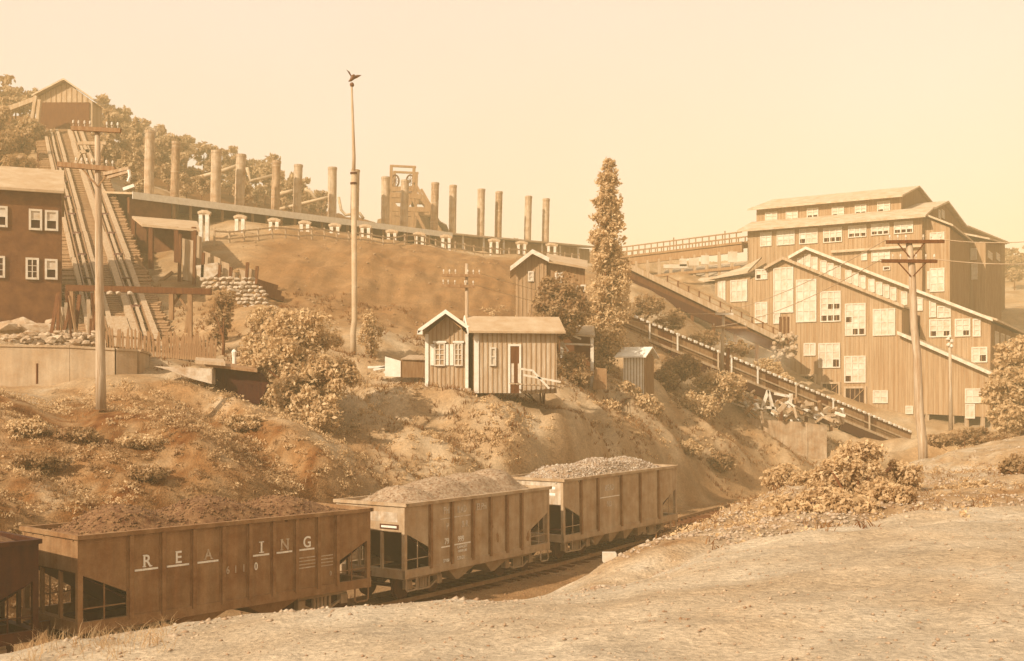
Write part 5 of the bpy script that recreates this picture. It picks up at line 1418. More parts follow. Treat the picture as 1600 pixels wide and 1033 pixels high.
body = obj('eagle', mb, m_bronze, fp_, smooth=True)
for tip, mid, dy in (((542, 110.5), (547, 115), -.25), ((563.5, 115), (557, 117.5), .3)):
    o_ = Vector((0, dy, 0))
    mb = MB(); mb.prism([eg(549, 121), eg(*mid) + o_ * .5 + Vector((0, 0, .06)), eg(*tip) + o_, eg(mid[0], mid[1] + 3.2) + o_ * .5, eg(552, 124)], (0, .05, 0)); obj('eagle_wing', mb, m_bronze, body)
tp_ = thing('telegraph_pole', 'dark telegraph pole with two crossarms between the board shed and the white cornered shed', 'telegraph pole', P(729, 600, 58.5))
mb = MB(); mb.tube([P(730, 603, 58.6), P(729, 412, 58.6)], [.12, .08], 9); obj('pole_shaft', mb, m_pole, tp_, smooth=True)
crossarm(tp_, P(690, 430, 58.4), P(752, 431, 58.4), m_wood_m, (.05, .2, .35, .66, .8, .95), None, .12); crossarm(tp_, P(690, 446, 58.4), P(742, 448, 58.4), m_wood_m, (.05, .2, .4, .7, .95), None, .12)

# wires
def wire(label, a, c, sag, r=.018):
    pts = [a.lerp(c, i / 14) - Vector((0, 0, sag * 4 * (i / 14) * (1 - i / 14))) for i in range(15)]
    return tag(obj('wire', MB().tube(pts, r, 4, cap=False), m_wire), label, 'wire', 'pale overhead wires')
for k_, (x0_, x1_, y_) in enumerate(((1385, 1112, 409), (1461, 1200, 409))):
    pass
wire('pale wire from the slim pole to the upper crossarm of the big leaning pole', P(1118, 489, 83.8), P(1384, 375, 49.8), .5)
wire('pale wire from the slim pole to the lower crossarm of the big leaning pole', P(1112, 511, 83.8), P(1377, 405, 49.8), .6)
wire('pale wire running off right from the upper crossarm of the leaning pole', P(1470, 374, 49.8), P(1760, 350, 45), .4)
wire('pale wire running off right from the lower crossarm of the leaning pole', P(1461, 405, 49.8), P(1760, 398, 45), .3)
wire('pale wire across the poplar from the station pole to the slim pole, upper one', P(752, 428, 58.4), P(1146, 488, 83.8), .8)
wire('pale wire across the poplar from the station pole to the slim pole, lower one', P(742, 445, 58.4), P(1168, 509, 83.8), .8)

# ------------------------------------------------------------------ small buildings on the terrace
def plank_side(par, b, pts, step, wmat=None):
    mb = MB(); b.poly(mb, pts, .15); w = obj('wall', mb, wmat or m_wood_l, par)
    q = MB(); b.battens(q, pts, step, .05, .03); obj('wall_battens', q, m_batten, w, kind='stuff')
    return w
SY = 58.0
sh = thing('board_shed', 'small board and batten shed with a white trimmed gable and shuttered windows', 'shed', P(697, 602, SY))
xl, xr = P(666, 560, SY).x, P(730, 560, SY).x
sb_ = Basis((xl, SY), (1, 0)); wS = xr - xl
zb3 = P(700, 604, SY).z - .2; zeL_, zpk = P(664, 522, SY).z, P(698, 494, SY).z; upk = P(698, 494, SY).x - xl
plank_side(sh, sb_, [(0, zb3), (wS, zb3), (wS, zeL_), (upk, zpk), (0, zeL_)], .22)
ls_ = Basis((xl, SY + 4.5), (0, -1)); plank_side(sh, ls_, [(0, zb3), (4.4, zb3), (4.4, zeL_), (0, zeL_)], .22)
rs_ = Basis((xr, SY), (0, 1)); plank_side(sh, rs_, [(.1, zb3), (4.5, zb3), (4.5, zeL_), (.1, zeL_)], .22)
mb = MB(); mb.box(xl - .06, xl + .12, SY - .06, SY + .1, zb3, zeL_); obj('corner_board', mb, m_white, sh)
mb = MB(); mb.box(xr - .1, xr + .06, SY - .06, SY + .1, zb3, zeL_); obj('corner_board', mb, m_white, sh)
for px, dz in ((655, 517.5), (734, 513)):
    e = P(px, dz, SY); pk_ = P(697.5, 487, SY)
    mb = MB(); mb.prism([Vector((pk_.x, SY - .75, pk_.z - .1)), Vector((e.x, SY - .75, e.z - .1)), Vector((e.x, SY + 4.9, e.z - .1)), Vector((pk_.x, SY + 4.9, pk_.z - .1))], (0, 0, .1)); obj('roof', mb, m_roof, sh)
    mb = MB(); mb.prism([Vector((pk_.x, SY - .8, pk_.z - .16)), Vector((e.x, SY - .8, e.z - .16)), Vector((e.x, SY - .8, e.z + .05)), Vector((pk_.x, SY - .8, pk_.z + .05))], (0, .05, 0)); obj('barge_board', mb, m_white, sh)
mb = MB(); mb.box(P(654, 520, SY).x, P(662, 520, SY).x, SY - .8, SY - .2, P(654, 524, SY).z, P(654, 518, SY).z); obj('eave_return', mb, m_white, sh)
for x0_, y0, x1_, y1, sl in ((678.5, 536, 695.5, 572, ((672.5, 678), (696, 701))), (709.5, 536, 723, 572, ((703, 708.5),))):
    w = px_window(sh, sb_, x0_, y0, x1_, y1, 2, 4, fw=.07, mull=.03, gm=m_steel)
    for s0, s1 in sl:
        mb = MB(); u0, u1 = sb_.hit(s0, 555)[0], sb_.hit(s1, 555)[0]; z1, z0 = sb_.hit(680, 538)[1], sb_.hit(680, 571)[1]
        sb_.box(mb, u0, u1, .0, .06, z0, z1); o = obj('shutter', mb, m_white, sh)
    mb = MB(); u0, u1 = sb_.hit(x0_ - 2, 536)[0], sb_.hit(x1_ + 2, 536)[0]; z_ = sb_.hit(680, 536)[1]; sb_.box(mb, u0, u1, 0, .14, z_, z_ + .1); obj('window_hood', mb, m_white, sh)
mb = MB(); q0, q1 = P(627, 600, SY - .4), P(736, 604, SY - .4); mb.box(q0.x, q1.x, SY - .9, SY - .1, zb3 - .5, zb3 + .1); obj('foundation', mb, m_stone, sh)
# second shed, turned, with a pale roof
c0 = P(743, 599, 57.2); sdv = Vector((.991, .131, 0)).normalized(); sn = Vector((sdv.y, -sdv.x, 0)); Lg = 4.2; Wd = 3.2
s2 = thing('white_cornered_shed', 'shed with white corner boards and a broad pale roof beside the dark pole', 'shed', c0)
b2 = Basis((c0.x, c0.y), (sdv.x, sdv.y)); z0_, z1_2 = c0.z - .5, P(743, 518, 57.2).z; zr2 = P(760, 497, 58.8).z
plank_side(s2, b2, [(0, z0_), (Lg, z0_), (Lg, z1_2), (0, z1_2)], .25, m_hut)
bk = c0 - sn * Wd
b3 = Basis((bk.x, bk.y), (sn.x, sn.y)); plank_side(s2, b3, [(0, z0_), (Wd - .05, z0_), (Wd - .05, z1_2), (Wd / 2, zr2), (0, z1_2)], .25)
b5 = Basis(((c0 + sdv * Lg).x, (c0 + sdv * Lg).y), (-sn.x, -sn.y)); plank_side(s2, b5, [(0.05, z0_), (Wd, z0_), (Wd, z1_2), (Wd / 2, zr2), (0.05, z1_2)], .25)
for sgn in (0, 1):
    e0 = c0 - sdv * .4 + (sn * .45 if sgn == 0 else -sn * (Wd + .45)); rg0 = c0 - sdv * .4 - sn * Wd / 2
    e0.z = z1_2 - .1; rg0.z = zr2
    e1, rg1 = e0 + sdv * (Lg + .8), rg0 + sdv * (Lg + .8)
    mb = MB(); mb.prism([e0, e1, rg1, rg0], (0, 0, .1)); obj('roof', mb, m_roof_l, s2)
    mb = MB(); mb.prism([e0 - sdv * .05 + Vector((0, 0, -.08)), rg0 - sdv * .05 + Vector((0, 0, -.08)), rg0 - sdv * .05 + Vector((0, 0, .13)), e0 - sdv * .05 + Vector((0, 0, .13))], sdv * .05); obj('barge_board', mb, m_white, s2)
mb = MB(); b2.box(mb, -.07, .16, -.05, .06, z0_, z1_2); obj('corner_board', mb, m_white, s2)
mb = MB(); b3.box(mb, 0, .15, -.05, .06, z0_, z1_2); obj('corner_board', mb, m_white, s2)
px_window(s2, b2, 765, 543, 775, 572, 1, 2, fw=.08)
u0, u1 = b2.hit(797, 560)[0], b2.hit(811, 560)[0]; zd = b2.hit(804, 541)[1]
mb = MB(); b2.box(mb, u0, u1, 0, .05, z0_, zd); d_ = obj('door', mb, m_wood_d, s2)
mb = MB(); b2.box(mb, u0 - .1, u0, 0, .08, z0_, zd + .1); b2.box(mb, u1, u1 + .1, 0, .08, z0_, zd + .1); b2.box(mb, u0, u1, 0, .075, zd, zd + .1); obj('door_frame', mb, m_white, d_)
# boardwalk with white hand rails
bw_ = thing('boardwalk', 'small plank landing with white handrails in front of the shed door', 'boardwalk', P(835, 600, 56))
for i in range(14):
    a_ = P(800, 600, 56.4).lerp(P(876, 604, 57), i / 13); mb = MB(); mb.beam(a_ + Vector((0, -.9, 0)), a_ + Vector((.2, .7, 0)), .27, .06); obj('plank', mb, m_wood_l, bw_)
for px, Y in ((801, 55.6), (811, 55.8)):
    mb = MB(); mb.beam(P(px, 598, Y), P(px, 568, Y), .12); obj('post', mb, m_trim, bw_)
for a_, c_ in (((811, 576), (832, 579)), ((832, 579), (858, 607)), ((818, 586), (876, 597))):
    mb = MB(); mb.beam(P(*a_, 55.6), P(*c_, 55.6), .07, .10); obj('handrail', mb, m_trim, bw_)
# dark open shed on the right
ob = thing('dark_shed', 'dark open shed with pale posts between the leafy tree and the poplar', 'shed', P(900, 600, 70))
mb = MB(); mb.prism([P(872, 523, 69.5), P(930, 527, 69.5), P(928, 512, 74), P(872, 509, 74)], (0, 0, .12)); obj('roof', mb, m_roof, ob)
mb = MB(); mb.prism([P(874, 605, 73.5), P(928, 605, 73.5), P(928, 515, 73.5), P(874, 513, 73.5)], (0, .2, 0)); obj('back_wall', mb, m_brick, ob)
for px in (878, 925):
    mb = MB(); mb.beam(P(px, 606, 69.7), P(px, 522, 69.7), .2); obj('post', mb, m_whitewash, ob)
for a_, c_ in (((878, 537), (926, 539)), ((880, 538), (888, 549)), ((880, 518), (908, 530))):
    mb = MB(); mb.beam(P(*a_, 69.6), P(*c_, 69.6), .11); obj('brace', mb, m_whitewash, ob)
mb = MB(); mb.prism([P(926, 609, 69), P(948, 608, 69), P(948, 576, 69), P(930, 574, 69)], (0, .3, 0)); obj('end_boards', mb, m_wood_m, ob)
# small hut with a pale roof
ht = thing('small_hut', 'tiny hut with a pale gabled roof below the lower conveyor', 'hut', P(992, 606, 74))
ca_ = P(1006, 602, 74); hd = Vector((.55, .83, 0)).normalized(); hn = Vector((-hd.y, hd.x, 0))     # right side runs back along hd, front runs left along hn
hw, hl = 1.15, 1.9
fr = Basis(((ca_ + Vector((-1.32, .29, 0))).x, (ca_ + Vector((-1.32, .29, 0))).y), (1.32, -.29)); zb4 = ca_.z - .6; ze4 = P(1000, 559, 74).z; zp4 = P(1014, 545, 74.6).z
L4 = math.hypot(1.32, .29)
plank_side(ht, fr, [(0, zb4), (L4, zb4), (L4, ze4), (0, ze4)], .2, m_white)
rt = Basis((ca_.x, ca_.y), (hd.x, hd.y)); plank_side(ht, rt, [(.06, zb4), (1.5, zb4), (1.5, ze4), (.75, zp4), (.06, ze4)], .2, m_wood_m)  # gable darker than the front: sun and shade put into the wall colours
back = ca_ + hd * 1.5
f0, f1 = ca_ + Vector((-1.78, .39, 0)) - hd * .25, ca_ + Vector((.25, -.05, 0)) - hd * .25
mid0, mid1 = f0 + hd * 1.0, f1 + hd * 1.0; k0, k1 = f0 + hd * 2.0, f1 + hd * 2.0
for q, z_ in ((f0, ze4), (f1, ze4), (mid0, zp4 + .05), (mid1, zp4 + .05), (k0, ze4), (k1, ze4)): q.z = z_
mb = MB(); mb.prism([f0, f1, mid1, mid0], (0, 0, .08)); obj('roof', mb, m_white, ht)
mb = MB(); mb.prism([mid0, mid1, k1, k0], (0, 0, .08)); obj('roof', mb, m_white, ht)
# tall board house in front of the culm slope
th = thing('board_tower_house', 'tall narrow board house with a steep gable before the culm slope', 'house', P(835, 505, 80))
TY = 80; tb = Basis((P(806, 450, TY).x, TY), (1, 0)); hx = lambda px, py: tb.hit(px, py)
pts = [hx(806, 505), hx(854, 505), hx(854, 408), hx(832, 398), hx(806, 421)]
mb = MB(); tb.poly(mb, pts, .2); w_ = obj('wall', mb, m_wood_b, th); q = MB(); tb.battens(q, pts, .3, .06, .04); obj('wall_battens', q, m_batten, w_, kind='stuff')
for a_, c_ in (((832, 394), (797, 421)), ((832, 394), (858, 407))):
    A0, C0 = P(*a_, TY - .6), P(*c_, TY - .6)
    mb = MB(); mb.prism([A0, C0, C0 + Vector((0, 6, 0)), A0 + Vector((0, 6, 0))], (0, 0, .15)); obj('roof', mb, m_roof, th)
    mb = MB(); mb.prism([A0 + Vector((0, -.06, -.12)), C0 + Vector((0, -.06, -.12)), C0 + Vector((0, -.06, .2)), A0 + Vector((0, -.06, .2))], (0, .05, 0)); obj('barge_board', mb, m_whitewash, th)
px_window(th, tb, 825, 424, 834, 440, 1, 2, fw=.1)
mb = MB(); mb.prism([P(854, 408, TY - .3), P(918, 421, TY - .3), P(918, 410, TY + 6), P(854, 399, TY + 6)], (0, 0, .15)); obj('wing_roof', mb, m_roof_l, th)
mb = MB(); mb.prism([P(854, 505, TY + .3), P(914, 505, TY + .3), P(914, 420, TY + .3), P(854, 410, TY + .3)], (0, .2, 0)); ww = obj('wing_wall', mb, m_wood_m, th)
wb = Basis((P(854, 450, TY + .3).x, TY + .3), (1, 0)); px_window(th, wb, 867, 426, 879, 442, 1, 1, fw=.12); px_window(th, wb, 900, 445, 915, 456, 1, 1, [(0, 0)], fw=.12)
# white sided trough and planks left of the board shed
tr = thing('water_trough', 'long low trough with a white board end, left of the board shed', 'trough', P(640, 590, 61))
mb = MB(); mb.prism([P(601.5, 588, 60), P(626, 589, 60), P(626, 564, 60), P(601.5, 557, 60)], (0, .08, 0)); obj('end_board', mb, m_white, tr)
mb = MB(); mb.prism([P(626, 590, 60.05), P(664, 590, 60.4), P(664, 562, 60.4), P(626, 562, 60.05)], (0, .1, 0)); obj('side_board', mb, m_wood_m, tr)
mb = MB(); mb.prism([P(627, 562, 60), P(664, 563, 60.3), P(662, 557, 62), P(640, 556, 62)], (0, 0, .06)); obj('cover_board', mb, m_wood_l, tr)
pk2 = thing('plank_stack', 'few pale planks lying beside the trough near the flagpole', 'planks', P(592, 576, 61))
for a_, c_ in (((575, 574), (612, 573)), ((584, 578), (616, 571)), ((600, 582), (620, 580))):
    mb = MB(); mb.beam(P(*a_, 60.5), P(*c_, 60.5), .3, .12); obj('plank', mb, m_white, pk2)

# ------------------------------------------------------------------ conveyors and trestle
m_wood_dk = pmat('darkest_timber', .05, .4, 2.5, **W)  # darkest timber tone, for lower beams and chords
ca0, ca1 = P(940, 474, 87), P(1424, 676, 98)
lc = thing('scraper_conveyor', 'long dark conveyor trough sloping down right, dotted with pale rollers along its top', 'conveyor', ca1)
dd = (ca1 - ca0); cl = dd.length; dn = dd.normalized(); cnr = Vector((dn.y, -dn.x, 0)).normalized()
NSEG = 24
V3 = lambda z: Vector((0, 0, z))
for i in range(NSEG):
    a_, c_ = ca0 + dn * cl * i / NSEG, ca0 + dn * (cl * (i + 1) / NSEG - .03)
    mb = MB(); mb.prism([a_ + V3(-1.25), c_ + V3(-1.25), c_ + V3(-.12), a_ + V3(-.12)], cnr * -.12); obj('side_board', mb, m_wood_m if i % 4 else m_wood_d, lc)
    mb = MB(); mb.prism([a_ + V3(-.9) - cnr * 1.8, c_ + V3(-.9) - cnr * 1.8, c_ + V3(-.1) - cnr * 1.8, a_ + V3(-.1) - cnr * 1.8], cnr * -.1); obj('side_board', mb, m_wood_d, lc)
mb = MB(); mb.prism([ca0 + V3(-1.1), ca1 + V3(-1.1), ca1 + V3(-1.1) - cnr * 1.8, ca0 + V3(-1.1) - cnr * 1.8], (0, 0, .1)); obj('trough_floor', mb, m_wood_d, lc)
for f0, f1 in ((0, .19), (.2, .36), (.375, .55), (.56, .74), (.75, .9), (.905, 1)):
    mb = MB(); mb.beam(ca0.lerp(ca1, f0) + V3(-1.8) + cnr * .02, ca0.lerp(ca1, f1) + V3(-1.8) + cnr * .02, .4, random.uniform(.7, 1.0)); obj('lower_beam', mb, m_wood_dk, lc)
mb = MB(); mb.beam(ca0 + V3(-.10) - cnr * .04, ca1 + V3(-.10) - cnr * .04, .16, .24); obj('top_rail', mb, m_wood_d, lc)
mb = MB(); mb.beam(ca0 + V3(-.75) + cnr * .08, ca1 + V3(-.75) + cnr * .08, .10, .12); obj('ledge_rail', mb, m_wood_l, lc)
mb = MB(); mb.beam(ca0 + V3(-1.4) + cnr * .18, ca1 + V3(-1.4) + cnr * .18, .12, .2); obj('ledge_rail', mb, m_wood_l, lc)
NR = 56
for i in range(NR):
    c = ca0 + dn * cl * (i + .5) / NR
    mb = MB(); mb.beam(c + V3(.02) - dn * .13 + cnr * .08, c + V3(.02) + dn * .13 + cnr * .08, .26, .2); obj('roller', mb, m_whitewash, lc)
for i in range(12):
    c = ca0 + dn * cl * (i + .6) / 12; gz = H(c.x, c.y) - .4
    if c.z - 2.2 - gz > .2:
        for o_ in (0, -1.7):
            mb = MB(); q = c + cnr * o_; mb.beam(Vector((q.x, q.y, gz)), q + V3(-2.0), .24); obj('trestle_post', mb, m_wood_d, lc)
        mb = MB(); mb.beam(Vector((c.x, c.y, gz)) + V3(.4), c - cnr * 1.7 + V3(-2.2), .14); obj('brace', mb, m_wood_m, lc)
for i in (3, 5, 8, 9, 11, 14, 17, 20):
    c = ca0 + dn * cl * (i + .3) / NSEG
    mb = MB(); mb.beam(c + V3(-1.5) + cnr * .15, c + V3(-.05) + cnr * .15, .12); obj('stay', mb, m_whitewash if i % 2 else m_wood_l, lc)
cu0, cu1 = P(975, 412, 108), P(1228, 535, 108)
uc = thing('upper_conveyor', 'upper sloping walkway with a handrail and truss running down to the breaker wall', 'conveyor', cu1)
dd2 = cu1 - cu0; l2 = dd2.length; d2 = dd2.normalized(); n2 = Vector((d2.y, -d2.x, 0)).normalized()
mb = MB(); mb.prism([cu0, cu1, cu1 - n2 * 2.2, cu0 - n2 * 2.2], (0, 0, .2)); obj('deck', mb, m_wood_l, uc)
mb = MB(); mb.beam(cu0 + V3(-.05) + n2 * .1, cu1 + V3(-.05) + n2 * .1, .2, .5); obj('side_beam', mb, m_wood_l, uc)
mb = MB(); mb.beam(cu0 + V3(-1.6), cu1 + V3(-1.0), .4, .8); obj('lower_chord', mb, m_wood_dk, uc)
mb = MB(); mb.prism([cu0 + V3(-1.3) - n2 * .2, cu1 + V3(-.8) - n2 * .2, cu1 + V3(-.2) - n2 * .2, cu0 + V3(-.2) - n2 * .2], n2 * -.1); obj('skirt_board', mb, m_wood_d, uc)
for i in range(15):
    c = cu0 + d2 * l2 * (i + .3) / 15
    if i >= 4:
        mb = MB(); mb.beam(c - n2 * 2.1, c - n2 * 2.1 + V3(1.25), .13); obj('rail_post', mb, m_wood_d, uc)
    if i % 2 == 0:
        gz = H(c.x, c.y) - .4
        if c.z - 1.5 - gz > .3:
            mb = MB(); mb.beam(Vector((c.x, c.y, gz)), c + V3(-1.4), .28); obj('trestle_post', mb, m_wood_d, uc)
for dz in (.65, 1.2):
    mb = MB(); mb.beam(cu0 + d2 * l2 * .28 - n2 * 2.1 + V3(dz), cu1 - n2 * 2.1 + V3(dz), .07, .12); obj('handrail', mb, m_wood_m, uc)
tb_ = thing('timber_bin', 'stubby upright plank bin at the lower end of the upper walkway', 'bin', P(1226, 545, 106))
for i in range(5):
    mb = MB(); mb.beam(P(1219 + i * 3, 545, 106), P(1219.5 + i * 3, 495 + (i % 2) * 3, 106), .2, .25); obj('plank', mb, m_wood_m if i % 2 else m_wood_d, tb_)
for k_ in range(26):
    pass
mb = MB()
for k_ in range(60):
    mb.blob(P(random.uniform(1208, 1246), random.uniform(522, 562), random.uniform(104.5, 106.5)), random.uniform(.12, .32), jit=.35)
q = tag(obj('scrap_heap', mb, m_rubble), 'heap of pale rubble round the foot of the plank bin', 'heap', kind='stuff')
# elevated trestle behind, with hand rails
e0, e1 = P(935, 402, 139), P(1170, 383, 124.6)
ez = (e1.z); e0.z = ez - .2
et = thing('elevated_trestle', 'high level timber trestle with handrails running right into the breaker', 'trestle', e0)
d3 = (e1 - e0); l3 = d3.length; d3.normalize(); n3 = Vector((d3.y, -d3.x, 0)).normalized()
mb = MB(); mb.prism([e0 + n3 * 1.5, e1 + n3 * 1.5, e1 - n3 * 2, e0 - n3 * 2], (0, 0, .25)); obj('deck', mb, m_wood_m, et)
mb = MB(); mb.beam(e0 + n3 * 1.3 + V3(-.5), e1 + n3 * 1.3 + V3(-.5), .35, .8); obj('main_beam', mb, m_wood_m, et)
for i in range(13):
    c = e0 + d3 * l3 * (i + .2) / 13 + n3 * 1.4; gz = H(c.x, c.y) - .3
    mb = MB(); mb.beam(Vector((c.x, c.y, min(gz, c.z - 5))), c + V3(-.6), .32); obj('trestle_post', mb, m_wood_l, et)
for i in range(24):
    for o_ in (1.45, -1.9):
        c = e0 + d3 * l3 * (i + .2) / 24 + n3 * o_
        mb = MB(); mb.beam(c, c + V3(1.35 + (.9 if i in (11, 19) and o_ < 0 else 0)), .12); obj('rail_post', mb, m_wood_m, et)
for o_ in (1.45, -1.9):
    for dz in (.7, 1.3):
        mb = MB(); mb.beam(e0 + n3 * o_ + V3(dz), e1 + n3 * o_ + V3(dz), .09, .14); obj('handrail', mb, m_wood_m, et)
mb = MB(); mb.beam(e0 + n3 * 1.7 + V3(-2.6), e1 + n3 * 1.7 + V3(-2.6), .12, .3); obj('lower_rail', mb, m_wood_m, et)
# pale tanks and boards stored under the trestle
for i, (x0_, x1_, y0, y1, nm) in enumerate(((1037, 1074, 413, 417, 'long low pale board lying under the trestle'), (1062, 1073, 404, 414, 'square pale panel under the trestle, left one'), (1077, 1092, 403, 413, 'pale panel under the trestle beside the second post'), (1096, 1108, 399, 411, 'tall pale panel under the trestle, middle one'), (1138, 1152, 393, 408, 'pale panel under the trestle nearest the breaker'))):
    mb = MB(); a_, c_ = P(x0_, y0, 121), P(x1_, y1 + 2, 121); mb.box(a_.x, c_.x, 121, 121.3, c_.z, a_.z)
    tag(obj('pale_panel', mb, pmat('pale_panel_board', .5, .15, 1)), nm, 'panel', 'pale panels under the trestle')
# broken timbers below the lower conveyor, above the concrete foundation
fw_ = thing('foundation_wall', 'weathered concrete foundation wall below the lower conveyor', 'wall', P(1230, 680, 84))
for x0_, x1_, y0, y1 in ((1165, 1190, 652, 678), (1190.5, 1262, 656, 684), (1262.5, 1292, 661, 684)):
    mb = MB(); mb.prism([P(x0_, y1 + 45, 84), P(x1_, y1 + 46, 84), P(x1_, y0 + 4, 84), P(x0_, y0, 84)], (0, 1.2, 0)); obj('wall_block', mb, pmat('old_foundation', .34, .3, 1.2, bump=.6, bscale=8, streak=.15), fw_)
tp2 = thing('timber_pile', 'tumbled heap of pale broken timbers on the concrete foundation', 'timber pile', P(1230, 650, 86))
for i in range(80):
    px = random.uniform(1150, 1318); f_ = (px - 1150) / 155
    py = 636 + f_ * 20 + random.uniform(-26, 12) * (1 - .3 * f_); Y = random.uniform(83.3, 85.5)
    ang = random.choice((.45, .5, .55, -.6, 1.3, .1)) + random.uniform(-.2, .2); ln = random.uniform(6, 20)
    mb = MB(); mb.beam(P(px - ln * math.cos(ang) / 2, py - ln * math.sin(ang) / 2, Y), P(px + ln * math.cos(ang) / 2, py + ln * math.sin(ang) / 2, Y + random.uniform(-.5, .5)), random.uniform(.12, .34), random.uniform(.1, .3))
    obj('timber', mb, random.choice((m_whitewash, m_wood_l, m_wood_l, m_wood_m)), tp2)
fr_ = thing('trestle_frame', 'small whitewashed A frame trestle legs standing on the foundation', 'trestle', P(1190, 655, 85))
for a_, c_ in (((1166, 632), (1172, 655)), ((1200, 610), (1190, 640)), ((1200, 610), (1211, 650)), ((1192, 636), (1212, 638)), ((1158, 608), (1166, 634)), ((1210, 615), (1236, 620)), ((1212, 628), (1232, 630)), ((1236, 615), (1233, 640))):
    mb = MB(); mb.beam(P(*a_, 84.6), P(*c_, 84.6), .26, .2); obj('bar', mb, m_whitewash, fr_)
blk = MB(); q = P(951, 890, 19.6); blk.box(q.x - .10, q.x + .13, 19.5, 19.75, H(q.x, 19.6) - .05, H(q.x, 19.6) + .11)
tag(obj('marker_block', blk, m_trim), 'small white block at the end of the mound beside the track', 'block')
# ------------------------------------------------------------------ trees and bushes
def crown_clumps(c, rx, ry, rz, k, rnd, lo=.22, hi=.42):
    cs, rs = [], []
    for _ in range(k):
        while True:
            u = np.array([rnd.uniform(-1, 1) for _ in range(3)])
            if u @ u <= 1: break
        u = u / max(1e-6, np.linalg.norm(u)) * (np.linalg.norm(u) ** .55) * rnd.uniform(.7, 1.06)
        cs.append((c[0] + u[0] * rx * .92, c[1] + u[1] * ry * .92, c[2] + u[2] * rz * .92))
        r = (lo + (hi - lo) * rnd.random() ** 1.6) * min(rx, rz) if min(rx, rz) > 0 else .3
        rs.append((r, r, r * .8))
    return cs, rs
def plant(name, label, cat, base, crowns, nleaf, size, mat, trunk_h=None, trunk_r=.1, group=None, seed=1, stems=5, k=24, lo=.22, hi=.42):
    """crowns: list of (centre, rx, ry, rz); a trunk or several stems with limbs reaching into the crown"""
    rnd = random.Random(seed)
    t = thing(name, label, cat, base, group=group)
    cs, rs = [], []
    for c, rx, ry, rz in crowns:
        a, e = crown_clumps(c, rx, ry, rz, k * 2, rnd, lo * .72, hi * .85); cs += a; rs += e
    v, f = leaves(cs, np.array(rs), int(nleaf * 1.15), size, .75)
    v2, f2 = leaves([c for c, *_ in crowns], np.array([(rx, ry, rz) for _, rx, ry, rz in crowns]) * .9, int(nleaf * .45), size, .8)
    v = np.r_[v, v2] - np.array(base); f = np.r_[f, f2 + len(v) - len(v2)]
    cs, rs = cs[::2], rs[::2]
    obj('crown', np_mesh('crown', v, f, mat), parent=t)
    base = Vector(base)
    if trunk_h:
        mb = MB(); top = Vector(crowns[-1][0]); fork = base + Vector((0, 0, trunk_h))
        mb.tube([base - Vector((0, 0, .4)), base.lerp(fork, .5) + Vector((rnd.uniform(-.1, .1), 0, 0)), fork], [trunk_r * 1.25, trunk_r, trunk_r * .85], 8)
        obj('trunk', mb, m_bark, t, smooth=True)
        srt = rnd.sample(range(len(cs)), min(stems, len(cs)))
        for i in srt:
            e = Vector(cs[i]); mb = MB(); mb.tube([fork - Vector((0, 0, .1)), fork.lerp(e, .5) + Vector((0, 0, .15)), e], [trunk_r * .6, trunk_r * .4, trunk_r * .12], 6); obj('limb', mb, m_bark, t)
    else:
        for i in rnd.sample(range(len(cs)), min(stems, len(cs))):
            e = Vector(cs[i]); s0 = base + Vector((rnd.uniform(-.2, .2), rnd.uniform(-.2, .2), -.15))
            mb = MB(); mb.tube([s0, s0.lerp(e, .5) + Vector((rnd.uniform(-.1, .1), 0, .12)), e], [trunk_r * .5, trunk_r * .35, trunk_r * .12], 6); obj('stem', mb, m_bark, t)
    return t
def cr_(px, py, Y, rx, rz, ry=None):
    q = P(px, py, Y); s = Y / F
    return ((q.x, q.y, q.z), rx * s, (ry or rx * .8) * s, rz * s)
def bz(px, py, Y):
    q = P(px, py, Y); return (q.x, q.y, H(q.x, q.y))
# poplar
PY = 75
plant('poplar_tree', 'tall narrow poplar tree standing between the conveyors and the station sheds', 'poplar tree', bz(945, 596, PY),
      [cr_(951, 258, PY, 11, 14), cr_(950, 282, PY, 21, 24), cr_(951, 312, PY, 25, 28), cr_(950, 345, PY, 28, 30), cr_(949, 376, PY, 32, 30), cr_(951, 405, PY, 32, 30), cr_(957, 428, PY, 32, 26), cr_(949, 455, PY, 43, 36), cr_(946, 490, PY, 46, 36), cr_(942, 528, PY, 42, 38), cr_(940, 562, PY, 32, 32)],
      19000, .125, m_leaf_l, 2.2, .26, seed=5, stems=16, k=14, lo=.22, hi=.55)
# large bush on the bank
plant('bank_tree', 'large sprawling leafy bush growing down the bank left of the flagpole', 'bush', bz(470, 655, 50),
      [cr_(470, 520, 52, 70, 45), cr_(440, 570, 51, 65, 45), cr_(500, 590, 50.5, 62, 52), cr_(490, 650, 48.5, 52, 42), cr_(450, 620, 49.5, 42, 36)], 17000, .11, m_leaf_l, 1.0, .16, seed=8, stems=12, k=16)
plant('leafy_tree', 'rounded leafy tree behind the pale roofed shed, left of the poplar', 'tree', bz(868, 598, 72),
      [cr_(876, 462, 70, 46, 42), cr_(862, 500, 69, 44, 34), cr_(890, 490, 69, 34, 40), cr_(845, 520, 67, 30, 30)], 11000, .14, m_leaf, 2.4, .18, seed=9, stems=10, k=16)
plant('shed_shrub', 'leafy shrub climbing over the wall of the white cornered shed', 'shrub', bz(850, 600, 61.3),
      [cr_(838, 556, 61.5, 30, 32), cr_(858, 575, 61, 26, 24), cr_(790, 585, 60, 26, 14)], 5200, .11, m_leaf_l, None, .1, seed=10, stems=6, k=12)
plant('hedge_shrub', 'low clipped shrub in front of the dark open shed', 'shrub', bz(898, 604, 68.5), [cr_(895, 562, 68.6, 28, 14), cr_(905, 585, 68.4, 24, 20)], 3200, .10, m_leaf, None, .08, seed=11, stems=4, k=10)
